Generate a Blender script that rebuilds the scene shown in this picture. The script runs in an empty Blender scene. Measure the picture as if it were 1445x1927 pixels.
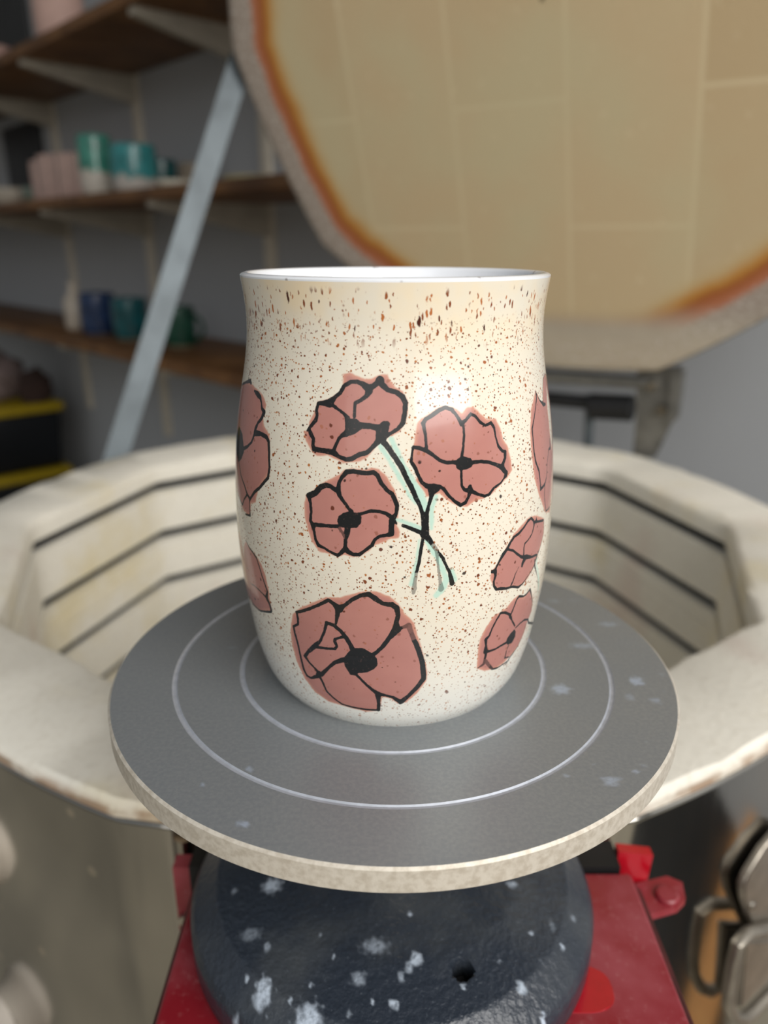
ART = {'pink':[[(-17.5,98.7),(-15.3,99.2),(-12.9,98.5),(-10.2,97.8),(-7.6,98.1),(-5.0,98.9),(-2.9,98.9),(-2.1,97.6),(-0.3,96.1),(2.0,95.2),(3.5,93.0),(3.5,90.5),(2.7,88.0),(1.0,86.1),(-2.2,84.8),(-4.6,83.9),(-6.3,82.3),(-8.8,80.0),(-11.0,79.0),(-13.5,78.7),(-16.0,78.3),(-18.6,79.0),(-21.6,79.7),(-25.2,79.4),(-27.3,80.4),(-29.3,82.5),(-30.4,84.7),(-28.7,85.2),(-28.6,87.2),(-27.0,89.4),(-26.1,92.0),(-21.6,93.0),(-18.4,94.7),(-17.4,96.4)],[(6.2,87.7),(7.6,89.1),(10.4,90.1),(14.2,91.7),(18.0,91.2),(21.1,89.7),(23.1,91.0),(25.1,91.0),(27.0,89.6),(30.0,87.6),(33.5,87.5),(35.2,85.3),(36.2,82.2),(38.0,80.3),(39.2,77.1),(39.6,74.3),(37.6,72.7),(34.9,71.5),(30.8,69.3),(27.9,68.7),(24.6,68.3),(21.9,67.2),(18.6,67.8),(15.3,69.5),(12.9,71.2),(10.7,70.6),(8.9,70.6),(8.6,71.6),(7.2,72.9),(5.6,74.6),(6.5,75.9),(5.1,78.0),(4.2,79.4),(4.9,82.3),(5.4,83.7)],[(-28.6,69.3),(-26.1,70.8),(-23.7,72.6),(-20.4,74.2),(-17.4,75.5),(-16.0,76.7),(-13.5,77.2),(-9.7,77.1),(-7.4,77.7),(-5.3,77.4),(-3.4,76.1),(-1.8,74.3),(-0.4,72.3),(0.8,69.3),(0.6,66.2),(0.3,63.7),(1.2,62.0),(0.8,60.6),(-1.7,60.2),(-4.0,59.4),(-6.3,58.5),(-7.9,57.1),(-10.3,55.7),(-12.9,55.1),(-15.8,55.5),(-17.8,54.7),(-20.9,55.2),(-24.0,55.4),(-26.4,57.5),(-28.0,60.7),(-29.0,63.6),(-29.3,67.3)],[(-37.0,32.9),(-36.0,35.3),(-32.6,38.0),(-26.2,41.2),(-22.4,43.1),(-17.5,43.7),(-14.1,44.9),(-10.1,46.1),(-5.7,46.3),(-1.6,45.0),(0.9,43.0),(2.9,40.1),(5.8,37.6),(7.3,33.2),(9.3,27.5),(11.2,21.4),(11.0,18.6),(7.7,14.3),(4.1,11.4),(1.1,11.1),(-1.6,13.0),(-4.5,13.5),(-5.7,8.1),(-10.7,7.2),(-18.8,8.0),(-26.2,8.4),(-31.6,10.5),(-35.2,14.3),(-37.7,19.6),(-38.7,24.8),(-38.3,29.3)],[(31.6,48.8),(33.4,50.1),(35.4,52.5),(37.8,54.7),(40.7,57.3),(45.1,59.1),(48.5,60.2),(51.4,59.9),(53.8,59.5),(60.9,56.9),(61.4,52.5),(58.5,48.7),(56.2,46.4),(53.9,43.8),(49.9,41.7),(45.7,40.7),(41.0,42.1),(38.9,42.0),(34.3,42.7),(32.7,44.4),(31.3,46.7)],[(29.7,26.2),(29.8,29.0),(31.7,32.4),(34.7,35.3),(37.6,35.7),(40.1,36.2),(43.4,38.0),(46.1,38.4),(50.4,36.8),(54.3,38.1),(58.4,33.5),(60.4,28.8),(58.0,26.1),(57.4,23.0),(54.1,19.5),(49.2,18.0),(44.8,16.7),(39.8,16.4),(34.4,17.4),(30.4,19.3),(30.1,22.5)],[(-67.4,93.2),(-61.5,93.1),(-54.2,92.0),(-51.2,91.2),(-48.6,89.2),(-49.6,85.8),(-48.7,84.0),(-45.3,82.3),(-44.4,78.7),(-43.9,72.9),(-47.5,69.7),(-50.7,66.6),(-52.2,63.4),(-55.5,62.4),(-56.3,58.6),(-61.9,58.7),(-68.8,61.5),(-79.3,63.4),(-79.9,74.6),(-78.3,83.6),(-81.2,89.7)],[(-93.0,93.2),(-98.9,93.1),(-106.2,92.0),(-109.2,91.2),(-111.8,89.2),(-110.8,85.8),(-111.7,84.0),(-115.1,82.3),(-116.0,78.7),(-116.5,72.9),(-112.9,69.7),(-109.7,66.6),(-108.2,63.4),(-104.9,62.4),(-104.1,58.6),(-98.5,58.7),(-91.6,61.5),(-81.1,63.4),(-80.5,74.6),(-82.1,83.6),(-79.2,89.7)],[(-61.8,50.1),(-58.5,49.2),(-53.2,48.1),(-50.1,46.4),(-48.0,43.5),(-47.2,39.6),(-47.0,36.0),(-46.8,33.2),(-56.4,30.0),(-64.7,29.2),(-67.2,31.5),(-66.2,34.9),(-66.3,38.6),(-66.3,43.0),(-65.1,47.0)],[(-70.6,50.1),(-73.9,49.2),(-79.2,48.1),(-82.3,46.4),(-84.4,43.5),(-85.2,39.6),(-85.4,36.0),(-85.6,33.2),(-76.0,30.0),(-67.7,29.2),(-65.2,31.5),(-66.2,34.9),(-66.1,38.6),(-66.1,43.0),(-67.3,47.0)],[(57.3,92.1),(52.1,87.7),(50.1,82.1),(50.4,76.2),(51.9,70.0),(55.4,64.6),(61.3,58.6),(68.1,56.8),(71.0,62.4),(73.1,71.4),(69.2,79.1),(68.6,85.9),(73.1,93.0),(71.6,94.5),(67.1,93.7),(62.8,88.2),(61.0,88.7)],[(86.9,92.1),(92.1,87.7),(94.1,82.1),(93.8,76.2),(92.3,70.0),(88.8,64.6),(82.9,58.6),(76.1,56.8),(73.2,62.4),(71.1,71.4),(75.0,79.1),(75.6,85.9),(71.1,93.0),(72.6,94.5),(77.1,93.7),(81.4,88.2),(83.2,88.7)]],'ink':[[(-29.1,85.0,0.48),(-27.9,86.1,0.87),(-26.2,87.7,1.06),(-25.8,88.9,0.86),(-26.2,90.0,0.86),(-25.7,91.7,0.86),(-23.5,91.8,1.43),(-21.7,91.9,2.09),(-19.7,93.5,0.95),(-18.3,94.3,0.95),(-17.1,96.0,1.04),(-14.9,97.0,1.03),(-12.8,97.1,0.94),(-10.7,96.6,1.31),(-9.0,95.7,2.06),(-7.5,96.2,1.31),(-6.2,97.0,1.49),(-5.3,97.6,2.05),(-4.7,96.7,1.49),(-2.9,95.5,1.21),(-0.3,95.0,1.21),(1.8,94.0,1.31),(2.8,92.5,1.22),(2.5,90.2,1.13),(2.0,88.1,1.22),(0.3,86.6,0.94),(-2.0,85.6,0.85),(-3.4,85.2,1.7)],[(-28.4,85.7,0.77),(-27.7,84.4,1.16),(-26.6,83.3,0.97),(-26.7,81.8,0.97),(-26.2,80.9,1.36),(-23.6,80.8,1.25),(-20.9,80.7,1.35),(-19.5,80.6,1.53),(-17.9,79.8,1.05),(-15.5,79.2,1.05),(-13.7,79.4,1.24),(-11.5,80.5,1.14),(-9.0,81.1,1.14),(-7.1,82.5,1.14),(-5.6,83.8,1.51),(-4.7,84.8,2.64),(-4.4,86.3,2.82),(-3.7,87.4,2.26),(-3.0,87.8,1.5)],[(-8.8,95.1,1.87),(-9.5,94.0,1.13),(-11.5,92.9,0.94),(-13.1,92.3,0.94),(-13.2,90.6,0.72),(-13.2,89.2,0.85)],[(-21.4,91.8,1.14),(-19.2,90.9,0.72),(-16.9,89.9,0.8),(-15.2,88.7,1.14)],[(-16.3,85.1,1.14),(-17.8,84.1,0.86),(-18.6,82.8,0.86),(-19.3,81.4,0.96),(-19.8,80.7,1.15)],[(-4.2,83.9,1.53),(-2.5,82.4,1.31),(-0.5,80.2,1.32),(1.8,77.4,1.32),(3.2,74.9,1.21),(4.3,73.3,1.33),(5.7,70.8,1.22),(7.1,68.3,1.0),(8.0,66.1,1.12),(8.7,63.3,1.8)],[(10.8,72.4,2.45),(10.5,70.6,1.11),(9.7,68.4,0.85),(9.1,66.3,1.12),(8.7,63.3,1.8),(8.6,61.2,2.26)],[(2.1,63.7,0.9),(4.6,62.8,1.01),(7.2,61.8,1.13),(8.6,61.2,1.81)],[(8.1,60.5,0.81),(7.5,57.4,0.91),(7.0,54.4,0.87),(6.2,51.3,0.87)],[(6.2,51.3,0.87,0.6),(5.8,48.7,0.97,0.6),(5.6,47.2,1.39,0.6),(5.4,45.9,0.93,0.6)],[(9.5,60.4,1.58),(10.9,58.6,1.14,0.6),(12.3,56.9,1.03,0.6),(12.6,54.6,0.69,0.6),(13.0,52.1,0.69,0.6),(13.7,48.5,0.81,0.6),(14.1,46.4,1.51,0.75)],[(12.7,56.6,0.68),(14.3,54.7,0.92),(15.5,52.6,0.69),(16.6,50.8,0.93),(17.6,47.6,1.45)],[(5.2,82.5,0.9),(7.0,82.2,0.99),(9.2,81.5,1.09),(11.1,80.5,0.91),(13.2,79.1,0.91),(15.4,78.5,0.91),(17.9,78.4,1.01),(20.5,78.1,2.21)],[(9.2,81.8,0.81),(9.0,83.6,0.69),(8.7,85.9,0.81),(8.2,87.9,1.08),(8.9,88.7,0.99),(11.1,89.6,0.99),(13.4,90.7,1.08),(15.4,91.2,0.99),(17.5,90.7,0.99),(19.0,89.4,0.82),(20.2,87.9,0.91),(20.7,87.3,1.37)],[(20.7,87.3,1.27),(22.3,88.0,0.82),(24.1,89.3,0.82),(25.7,88.7,0.73),(27.3,87.2,0.83),(29.3,86.2,0.65),(31.5,86.7,0.84),(32.7,85.4,0.71),(33.1,83.1,0.52),(34.0,80.8,0.71),(35.6,79.5,0.79),(36.7,79.2,0.95),(36.6,77.6,0.85),(35.5,76.2,1.04),(35.3,75.5,1.52)],[(21.3,87.0,0.69),(21.4,84.6,0.69),(21.0,82.0,0.64),(20.4,79.8,0.83)],[(23.9,77.9,1.02),(26.7,77.9,0.93),(29.8,77.4,0.94),(32.8,76.5,0.9),(35.0,75.6,1.42),(36.9,73.9,1.24),(36.6,73.2,1.15)],[(36.2,72.9,0.57),(34.6,71.7,0.57),(31.7,70.8,0.72),(29.9,69.4,0.79),(28.2,69.2,0.85),(25.6,70.0,0.79),(23.7,70.9,1.12),(23.0,71.2,1.86),(23.0,72.1,1.12)],[(20.1,76.3,0.7),(20.1,74.3,0.65),(20.2,72.6,0.7),(21.1,71.5,0.84),(23.0,71.0,1.3)],[(23.0,71.0,1.12),(22.4,69.5,0.84),(21.4,68.3,0.93),(19.8,67.8,1.02),(17.8,69.0,0.83),(15.8,70.6,0.83),(14.4,72.2,0.83),(13.1,72.9,0.92),(11.2,73.2,1.1),(9.3,73.1,1.28),(7.7,74.0,0.91),(6.5,75.9,0.91),(5.6,77.6,1.0),(4.4,79.1,0.91),(4.7,80.7,0.54),(4.9,82.1,0.63)],[(-27.5,69.3,1.69),(-25.3,70.3,1.5),(-23.4,72.0,1.49),(-21.6,72.6,1.3),(-20.1,72.4,1.11),(-18.6,71.7,1.29),(-17.7,71.6,1.48),(-17.4,73.7,0.83),(-16.5,75.0,1.01),(-15.0,76.3,1.28),(-13.1,76.5,1.19),(-10.7,76.3,1.19),(-8.8,76.3,1.09),(-6.9,76.5,1.18),(-5.7,75.9,1.09),(-4.6,74.1,1.06),(-2.9,72.4,1.0),(-1.3,71.5,1.1),(-0.4,70.0,1.1),(0.3,68.5,1.01),(-0.0,66.6,0.92),(-1.0,65.5,1.47)],[(-27.5,69.1,1.32),(-27.0,67.6,0.85),(-26.7,65.3,0.72),(-27.0,63.1,0.95),(-26.1,62.0,1.33),(-25.7,60.5,0.76),(-25.2,58.3,0.8),(-24.2,57.0,1.05),(-22.4,56.6,0.72),(-20.1,55.7,0.72),(-17.8,55.1,0.91),(-16.3,56.3,1.13),(-15.3,57.0,1.51),(-14.6,56.4,1.32),(-12.9,55.8,1.04),(-11.0,55.9,0.94),(-9.4,57.0,0.9),(-7.2,58.5,0.93),(-6.3,60.1,0.84),(-4.9,60.9,0.84),(-2.9,61.2,0.93),(-1.4,61.6,1.48),(-1.4,63.4,1.39),(-1.3,64.9,1.48)],[(-17.7,71.6,1.48),(-17.2,70.3,1.11),(-15.8,68.9,0.89),(-14.4,67.5,0.89),(-13.4,66.6,1.11)],[(-11.5,66.1,0.93),(-9.6,66.6,0.83),(-7.5,67.2,0.88),(-5.0,67.1,0.83),(-2.9,66.6,0.92),(-1.3,65.7,1.29),(0.1,64.1,0.46)],[(-26.1,62.2,1.14),(-22.6,62.4,1.04),(-19.5,62.5,0.94),(-17.5,62.7,1.03)],[(-14.6,63.2,1.68),(-14.8,61.2,1.5),(-15.3,59.4,0.94),(-15.4,57.8,1.04),(-15.5,56.8,1.51)],[(-17.3,62.4,0.84,0.7),(-16.3,61.1,0.75,0.7),(-15.4,59.8,0.75)],[(-34.1,36.3,0.94),(-29.2,38.3,0.93),(-25.2,40.3,0.92),(-21.4,42.4,1.04),(-19.7,41.6,1.3),(-18.0,40.4,2.34),(-16.2,41.5,1.04),(-13.5,43.5,1.08),(-10.8,44.9,1.15),(-8.2,45.4,1.4),(-6.3,44.3,1.53),(-3.8,42.9,1.15),(-1.0,42.7,1.54),(0.3,41.8,1.54),(0.8,39.8,1.16),(0.2,37.4,1.29),(0.4,35.6,2.34),(-1.9,33.0,1.31),(-3.9,30.4,1.18),(-6.0,28.4,1.06),(-7.7,27.3,1.33)],[(-18.4,39.7,1.56),(-18.8,37.8,1.05),(-19.3,35.8,0.66)],[(-34.1,36.1,0.81),(-33.9,34.6,0.86),(-34.1,32.7,0.76),(-36.4,31.4,0.77),(-36.3,29.5,0.77),(-35.7,26.3,0.72),(-35.3,21.7,0.72),(-34.8,17.7,0.79),(-33.8,15.9,0.85),(-32.0,15.5,0.79),(-28.9,17.0,1.25),(-27.8,18.1,2.08)],[(-22.6,35.6,1.06),(-20.1,35.2,1.11),(-17.7,33.7,1.19),(-16.1,32.0,1.32),(-14.8,29.9,1.33),(-14.2,28.7,1.59)],[(-22.6,35.6,0.93),(-23.7,32.7,0.8),(-25.6,29.4,0.81),(-28.0,27.3,1.49),(-31.5,24.4,1.05),(-33.2,22.6,1.05),(-31.7,21.0,0.72),(-29.3,19.5,0.72),(-27.6,18.0,1.25)],[(-27.6,27.0,1.09),(-24.0,27.3,0.81),(-20.5,27.8,0.86),(-19.6,28.7,0.86),(-20.2,30.1,1.01),(-20.1,30.9,0.85),(-18.3,31.7,0.74),(-16.8,32.2,1.06)],[(-27.0,18.0,1.39),(-23.6,21.1,0.88),(-21.0,23.3,1.14),(-18.2,24.5,1.62),(-15.9,25.1,1.88)],[(0.4,35.6,1.56),(2.3,36.1,0.91,0.7),(4.2,36.7,1.56,0.6),(5.0,34.5,1.3,0.7),(6.0,32.3,1.31),(7.5,29.3,1.37),(9.1,25.2,1.47),(9.8,21.1,1.48),(9.9,19.4,1.49),(7.9,16.8,1.36),(5.1,14.0,1.23),(2.2,11.6,1.65),(-0.5,13.4,1.04),(-3.4,14.1,0.88),(-5.6,14.4,1.64),(-7.4,15.4,1.09),(-9.9,17.3,0.87),(-12.0,19.2,0.81),(-13.4,20.4,0.95)],[(-6.0,14.0,1.64),(-5.9,11.3,0.99),(-6.1,8.3,1.11)],[(-6.1,8.3,0.84),(-10.6,8.1,0.73),(-16.3,8.3,0.73),(-20.4,8.7,0.68),(-23.4,10.3,0.67),(-26.0,12.4,0.73),(-27.0,15.5,0.72),(-28.0,17.4,1.11)],[(32.0,48.6,0.98),(33.1,48.6,1.27),(33.5,49.5,0.63),(34.8,51.1,0.77),(36.1,52.5,1.2),(37.9,53.8,1.06),(39.1,55.1,0.85),(40.8,56.4,0.85),(43.2,56.9,0.85),(45.8,57.9,0.71),(48.3,59.3,0.79),(50.1,59.6,0.72),(51.7,58.6,0.73),(52.4,57.1,0.66),(51.1,55.0,0.47),(48.8,53.8,0.46),(46.9,53.3,0.51),(46.5,52.1,0.46),(46.7,50.3,0.65)],[(52.3,57.9,0.87),(53.9,58.2,0.59),(53.8,59.0,0.29)],[(52.7,57.9,0.88),(56.2,57.3,0.74),(60.1,56.6,0.75)],[(60.5,56.2,0.37),(61.3,53.9,0.33),(60.5,51.4,0.33),(58.4,48.9,0.33),(56.1,47.0,0.6),(54.8,44.9,0.53),(53.1,43.7,0.37),(50.7,42.8,0.37),(47.8,41.4,0.59),(45.3,41.0,0.81),(41.9,42.1,0.73),(38.8,42.3,0.79),(36.2,42.9,1.0),(34.3,43.1,0.86),(33.2,44.3,0.78),(32.9,45.7,0.71),(33.5,47.2,0.85),(33.2,48.3,1.27)],[(38.4,53.5,0.71),(40.9,52.6,0.68),(42.9,51.3,0.69),(45.5,49.8,0.87),(48.2,49.1,1.46),(52.0,48.1,0.74),(55.9,47.7,0.75)],[(47.6,48.9,1.6),(46.5,47.8,1.31),(46.3,47.0,0.87)],[(44.4,47.2,0.2),(42.7,45.4,0.38),(42.0,43.8,0.51),(41.0,42.4,0.65)],[(54.9,46.5,0.52),(55.5,44.2,0.68),(58.8,40.6,0.34),(62.8,35.5,0.23)],[(32.5,28.3,1.17),(33.8,29.1,0.73),(34.7,31.5,0.66),(36.2,33.7,0.73),(37.6,35.3,0.8),(39.9,34.8,0.81),(42.5,33.5,0.81),(43.1,32.6,1.04),(44.6,31.0,0.57),(47.2,28.4,0.61)],[(43.2,33.1,0.82),(44.2,34.9,0.62),(45.4,37.3,0.62),(46.6,37.9,0.82),(49.6,37.0,0.67),(51.4,37.0,0.63),(53.9,37.9,0.76),(56.0,35.5,0.54),(58.7,32.2,0.47),(59.2,28.9,0.28),(58.8,26.5,0.28),(56.9,25.4,0.34),(56.2,22.5,0.28),(53.4,19.3,0.34),(50.6,18.2,0.62),(48.7,17.4,0.7),(47.0,15.5,0.47)],[(48.3,27.5,0.61),(51.0,28.0,0.64),(53.9,28.1,0.77),(58.0,26.8,0.63),(59.9,25.0,0.79),(72.5,20.0,0.83)],[(43.9,24.0,0.91),(40.6,23.9,0.72),(37.6,23.6,0.72),(34.9,23.8,0.89),(33.3,24.2,1.63),(33.0,26.3,0.74),(32.5,28.3,1.1)],[(33.7,23.4,0.89),(33.6,21.6,0.89,0.8),(33.5,20.0,1.05,0.8),(31.1,19.3,0.52)],[(34.3,20.7,1.05,0.7),(36.9,18.2,1.06,0.9),(38.8,16.7,0.76),(41.7,16.2,0.58),(44.9,16.4,0.46),(48.4,16.5,0.44)],[(45.8,22.5,0.43),(45.1,20.7,0.4),(45.1,19.0,0.61),(45.0,18.5,0.54),(47.7,17.9,0.54)],[(-79.3,90.5,0.64),(-68.2,92.7,0.82),(-63.5,93.6,1.21),(-61.9,93.1,0.8)],[(-58.1,91.7,0.69),(-55.0,91.1,1.57),(-53.1,90.6,1.17),(-51.9,89.4,0.59),(-51.2,88.1,0.88),(-49.5,87.3,1.36),(-50.6,85.7,1.07),(-52.7,84.2,0.89),(-54.0,82.6,1.19),(-54.0,81.5,1.78),(-50.2,81.8,1.17),(-46.9,81.5,1.26),(-45.5,80.5,1.06),(-44.9,77.7,0.93),(-44.4,73.8,0.88),(-45.0,71.3,0.94),(-47.1,69.8,0.89),(-49.7,67.8,0.9),(-52.7,66.2,0.91),(-55.2,64.2,0.82),(-56.1,63.4,0.82)],[(-54.7,80.8,0.89),(-56.0,78.8,0.76),(-59.6,76.9,0.91),(-64.1,75.5,1.24)],[(-68.3,71.3,0.63),(-65.2,68.2,0.59),(-60.8,66.0,0.66),(-58.6,64.3,0.93),(-56.4,63.5,0.92),(-56.7,62.2,0.51),(-56.3,58.8,0.72),(-60.4,58.2,0.52)],[(-58.6,64.1,0.72),(-61.6,62.1,0.58),(-63.4,60.1,0.63),(-68.8,61.5,0.43),(-74.1,63.5,0.3)],[(-81.1,90.5,0.64),(-92.2,92.7,0.82),(-96.9,93.6,1.21),(-98.5,93.1,0.8)],[(-102.3,91.7,0.69),(-105.4,91.1,1.57),(-107.3,90.6,1.17),(-108.5,89.4,0.59),(-109.2,88.1,0.88),(-110.9,87.3,1.36),(-109.8,85.7,1.07),(-107.7,84.2,0.89),(-106.4,82.6,1.19),(-106.4,81.5,1.78),(-110.2,81.8,1.17),(-113.5,81.5,1.26),(-114.9,80.5,1.06),(-115.5,77.7,0.93),(-116.0,73.8,0.88),(-115.4,71.3,0.94),(-113.3,69.8,0.89),(-110.7,67.8,0.9),(-107.7,66.2,0.91),(-105.2,64.2,0.82),(-104.3,63.4,0.82)],[(-105.7,80.8,0.89),(-104.4,78.8,0.76),(-100.8,76.9,0.91),(-96.3,75.5,1.24)],[(-92.1,71.3,0.63),(-95.2,68.2,0.59),(-99.6,66.0,0.66),(-101.8,64.3,0.93),(-104.0,63.5,0.92),(-103.7,62.2,0.51),(-104.1,58.8,0.72),(-100.0,58.2,0.52)],[(-101.8,64.1,0.72),(-98.8,62.1,0.58),(-97.0,60.1,0.63),(-91.6,61.5,0.43),(-86.3,63.5,0.3)],[(-61.5,50.4,0.45),(-58.9,49.1,0.58),(-55.9,48.4,0.64),(-53.3,47.5,0.7),(-51.8,45.4,0.57),(-50.5,42.9,0.57),(-49.0,40.5,0.7),(-48.1,38.9,0.7),(-49.2,36.6,1.4),(-47.8,35.1,1.02),(-47.3,33.3,0.89),(-47.8,32.6,0.77),(-51.5,31.5,0.65),(-56.3,30.2,0.66),(-59.8,30.0,0.6),(-64.0,29.9,0.61),(-65.0,30.9,0.54)],[(-49.7,36.7,0.89),(-51.7,37.2,0.49),(-54.6,37.6,0.52),(-58.0,37.7,0.39),(-61.4,37.1,0.33)],[(-70.9,50.4,0.45),(-73.5,49.1,0.58),(-76.5,48.4,0.64),(-79.1,47.5,0.7),(-80.6,45.4,0.57),(-81.9,42.9,0.57),(-83.4,40.5,0.7),(-84.3,38.9,0.7),(-83.2,36.6,1.4),(-84.6,35.1,1.02),(-85.1,33.3,0.89),(-84.6,32.6,0.77),(-80.9,31.5,0.65),(-76.1,30.2,0.66),(-72.6,30.0,0.6),(-68.4,29.9,0.61),(-67.4,30.9,0.54)],[(-82.7,36.7,0.89),(-80.7,37.2,0.49),(-77.8,37.6,0.52),(-74.4,37.7,0.39),(-71.0,37.1,0.33)],[(57.4,91.6,0.53),(57.4,90.0,0.51),(55.4,87.3,0.47),(52.9,84.3,0.51),(51.7,82.9,0.63),(51.9,79.7,0.55),(52.1,76.9,0.59),(53.0,74.2,0.73),(55.4,71.3,0.73),(56.3,68.0,0.57),(56.7,66.1,0.98),(60.6,66.7,0.77),(62.4,68.3,0.44)],[(57.9,90.9,0.42),(60.2,89.0,0.47),(63.3,87.6,1.19),(66.1,87.3,0.77)],[(63.4,87.7,0.39),(64.4,90.8,0.35),(67.5,93.7,0.35),(71.6,94.5,0.31)],[(62.4,68.3,0.4),(63.6,72.2,0.31),(65.7,75.2,0.44),(68.5,75.1,1.12),(68.6,77.6,0.56)],[(60.6,66.4,0.4),(60.3,63.5,0.4),(62.3,58.6,0.5),(67.6,58.4,0.64)],[(86.8,91.6,0.53),(86.8,90.0,0.51),(88.8,87.3,0.47),(91.3,84.3,0.51),(92.5,82.9,0.63),(92.3,79.7,0.55),(92.1,76.9,0.59),(91.2,74.2,0.73),(88.8,71.3,0.73),(87.9,68.0,0.57),(87.5,66.1,0.98),(83.6,66.7,0.77),(81.8,68.3,0.44)],[(86.3,90.9,0.42),(84.0,89.0,0.47),(80.9,87.6,1.19),(78.1,87.3,0.77)],[(80.8,87.7,0.39),(79.8,90.8,0.35),(76.7,93.7,0.35),(72.6,94.5,0.31)],[(81.8,68.3,0.4),(80.6,72.2,0.31),(78.5,75.2,0.44),(75.7,75.1,1.12),(75.6,77.6,0.56)],[(83.6,66.4,0.4),(83.9,63.5,0.4),(81.9,58.6,0.5),(76.6,58.4,0.64)]],'ipoly':[[(-16.6,89.6),(-14.4,88.8),(-12.4,88.8),(-11.3,88.1),(-8.2,87.9),(-6.2,87.7),(-2.7,87.9),(-2.2,87.0),(-2.9,84.8),(-3.2,83.7),(-5.1,83.3),(-6.4,84.2),(-6.4,86.2),(-7.7,86.5),(-10.7,86.5),(-12.7,85.3),(-15.5,84.4),(-17.3,84.2),(-17.6,85.1),(-16.6,85.4),(-16.0,86.5),(-16.2,88.1)],[(18.2,78.3),(18.9,79.2),(20.5,79.8),(23.4,79.0),(24.2,78.2),(23.9,76.9),(22.0,76.4),(19.6,76.3),(18.4,77.0)],[(9.1,73.1),(11.0,73.5),(13.4,72.9),(13.1,71.9),(11.5,71.1),(10.7,70.0),(10.3,70.2),(9.8,71.5)],[(-18.0,63.9),(-17.5,65.3),(-16.0,66.2),(-14.1,66.8),(-11.7,66.5),(-10.3,65.6),(-10.5,64.0),(-11.7,62.8),(-13.9,62.5),(-15.8,62.5),(-17.3,62.4)],[(-16.1,27.1),(-14.2,29.0),(-10.7,29.4),(-7.7,28.0),(-6.0,26.4),(-5.9,24.1),(-7.2,22.7),(-9.7,21.5),(-12.6,21.0),(-13.8,20.0),(-15.6,20.1),(-17.3,22.6),(-17.8,24.9)],[(47.6,27.3),(48.9,26.0),(49.4,24.2),(47.9,22.5),(45.0,22.9),(43.5,24.3),(44.0,25.6),(45.6,26.6)],[(-71.0,80.6),(-65.3,79.5),(-63.1,76.7),(-62.3,75.2),(-64.6,72.8),(-68.9,70.9),(-75.8,73.2),(-80.1,75.7)],[(-89.4,80.6),(-95.1,79.5),(-97.3,76.7),(-98.1,75.2),(-95.8,72.8),(-91.5,70.9),(-84.6,73.2),(-80.3,75.7)]],'mint':[[(-1.7,84.3,1.31),(0.4,81.3,1.31),(2.3,78.0,1.32),(4.3,75.3,1.32),(6.8,71.7,2.0),(8.5,68.7,2.01),(8.6,66.6,1.34)],[(-4.8,82.6,1.31),(-2.5,80.0,1.21),(0.1,76.5,1.21),(2.1,74.0,1.11),(3.5,71.5,0.89),(5.7,69.2,0.89)],[(-0.1,65.1,0.9),(2.4,64.6,1.12),(5.2,63.6,1.35),(7.5,62.6,1.35)],[(12.0,70.6,1.12),(10.6,67.4,1.12),(10.6,64.6,1.35),(10.6,62.7,0.9)],[(9.2,59.7,1.13),(10.7,57.4,1.59),(12.8,54.9,1.37),(14.3,52.0,1.61),(15.7,48.8,1.63),(14.3,46.4,2.1),(12.5,44.7,1.4)],[(17.1,51.2,1.39),(18.6,48.5,1.17)],[(6.9,59.8,0.68),(6.2,54.5,0.68),(4.8,48.3,1.38)],[(56.7,46.3,0.6),(56.9,44.2,0.91),(59.8,40.8,0.92),(63.0,36.3,0.94),(63.8,33.4,0.63)],[(64.2,22.3,0.96),(64.6,20.3,0.97),(61.8,19.5,0.64)]]}
WORLD = 0.36
EXPO = 0.0
LIGHTS = [('doorway_light', (1.0, -1.35, 1.0), (.1, .35, -.05), (1.5, 1.5), 47, (1.0, .975, .94)),
          ('front_light', (-.4, -1.6, .6), (0, .2, -.2), (1.3, 1.3), 5, (1.0, .97, .92))]
import bpy, bmesh, math, random
import numpy as np
from mathutils import Vector, Matrix
random.seed(7); rng = np.random.default_rng(7)
C = bpy.context.scene.collection
sc = bpy.context.scene
PI = math.pi
FLOOR = -0.86

# ------------------------------------------------------------------ camera
PITCH, FPX, CX, CD, CH, ROLL = 0.341531, 1423.1, -0.0029067, 0.215694, 0.127365, 0.000847
CAM = Vector((CX, -CD, CH))
F_ = Vector((0, math.cos(PITCH), -math.sin(PITCH)))
R0 = Vector((1, 0, 0)); U0 = R0.cross(F_)
R_ = R0*math.cos(ROLL) + U0*math.sin(ROLL)
U_ = U0*math.cos(ROLL) - R0*math.sin(ROLL)
cam = bpy.data.cameras.new('camera')
cam.sensor_fit = 'VERTICAL'; cam.sensor_height = 24; cam.sensor_width = 18
cam.lens = FPX/1927*24
cam.clip_start = 0.01; cam.clip_end = 60
cam.dof.use_dof = True; cam.dof.focus_distance = 0.187; cam.dof.aperture_fstop = 5.8
co = bpy.data.objects.new('camera', cam); C.objects.link(co)
M = Matrix.Identity(4)
for i in range(3):
    M[i][0] = R_[i]; M[i][1] = U_[i]; M[i][2] = -F_[i]; M[i][3] = CAM[i]
co.matrix_world = M
sc.camera = co

def ray(px, py):
    return F_ + R_*((px-722.5)/FPX) - U_*((py-963.5)/FPX)
def at(px, py, p0, n):
    """the point of a real plane (through p0, normal n) that was surveyed from the photograph"""
    d = ray(px, py); p0 = Vector(p0); n = Vector(n)
    return CAM + d*((p0-CAM).dot(n)/d.dot(n))
def at_z(px, py, z): return at(px, py, (0, 0, z), (0, 0, 1))

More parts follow.
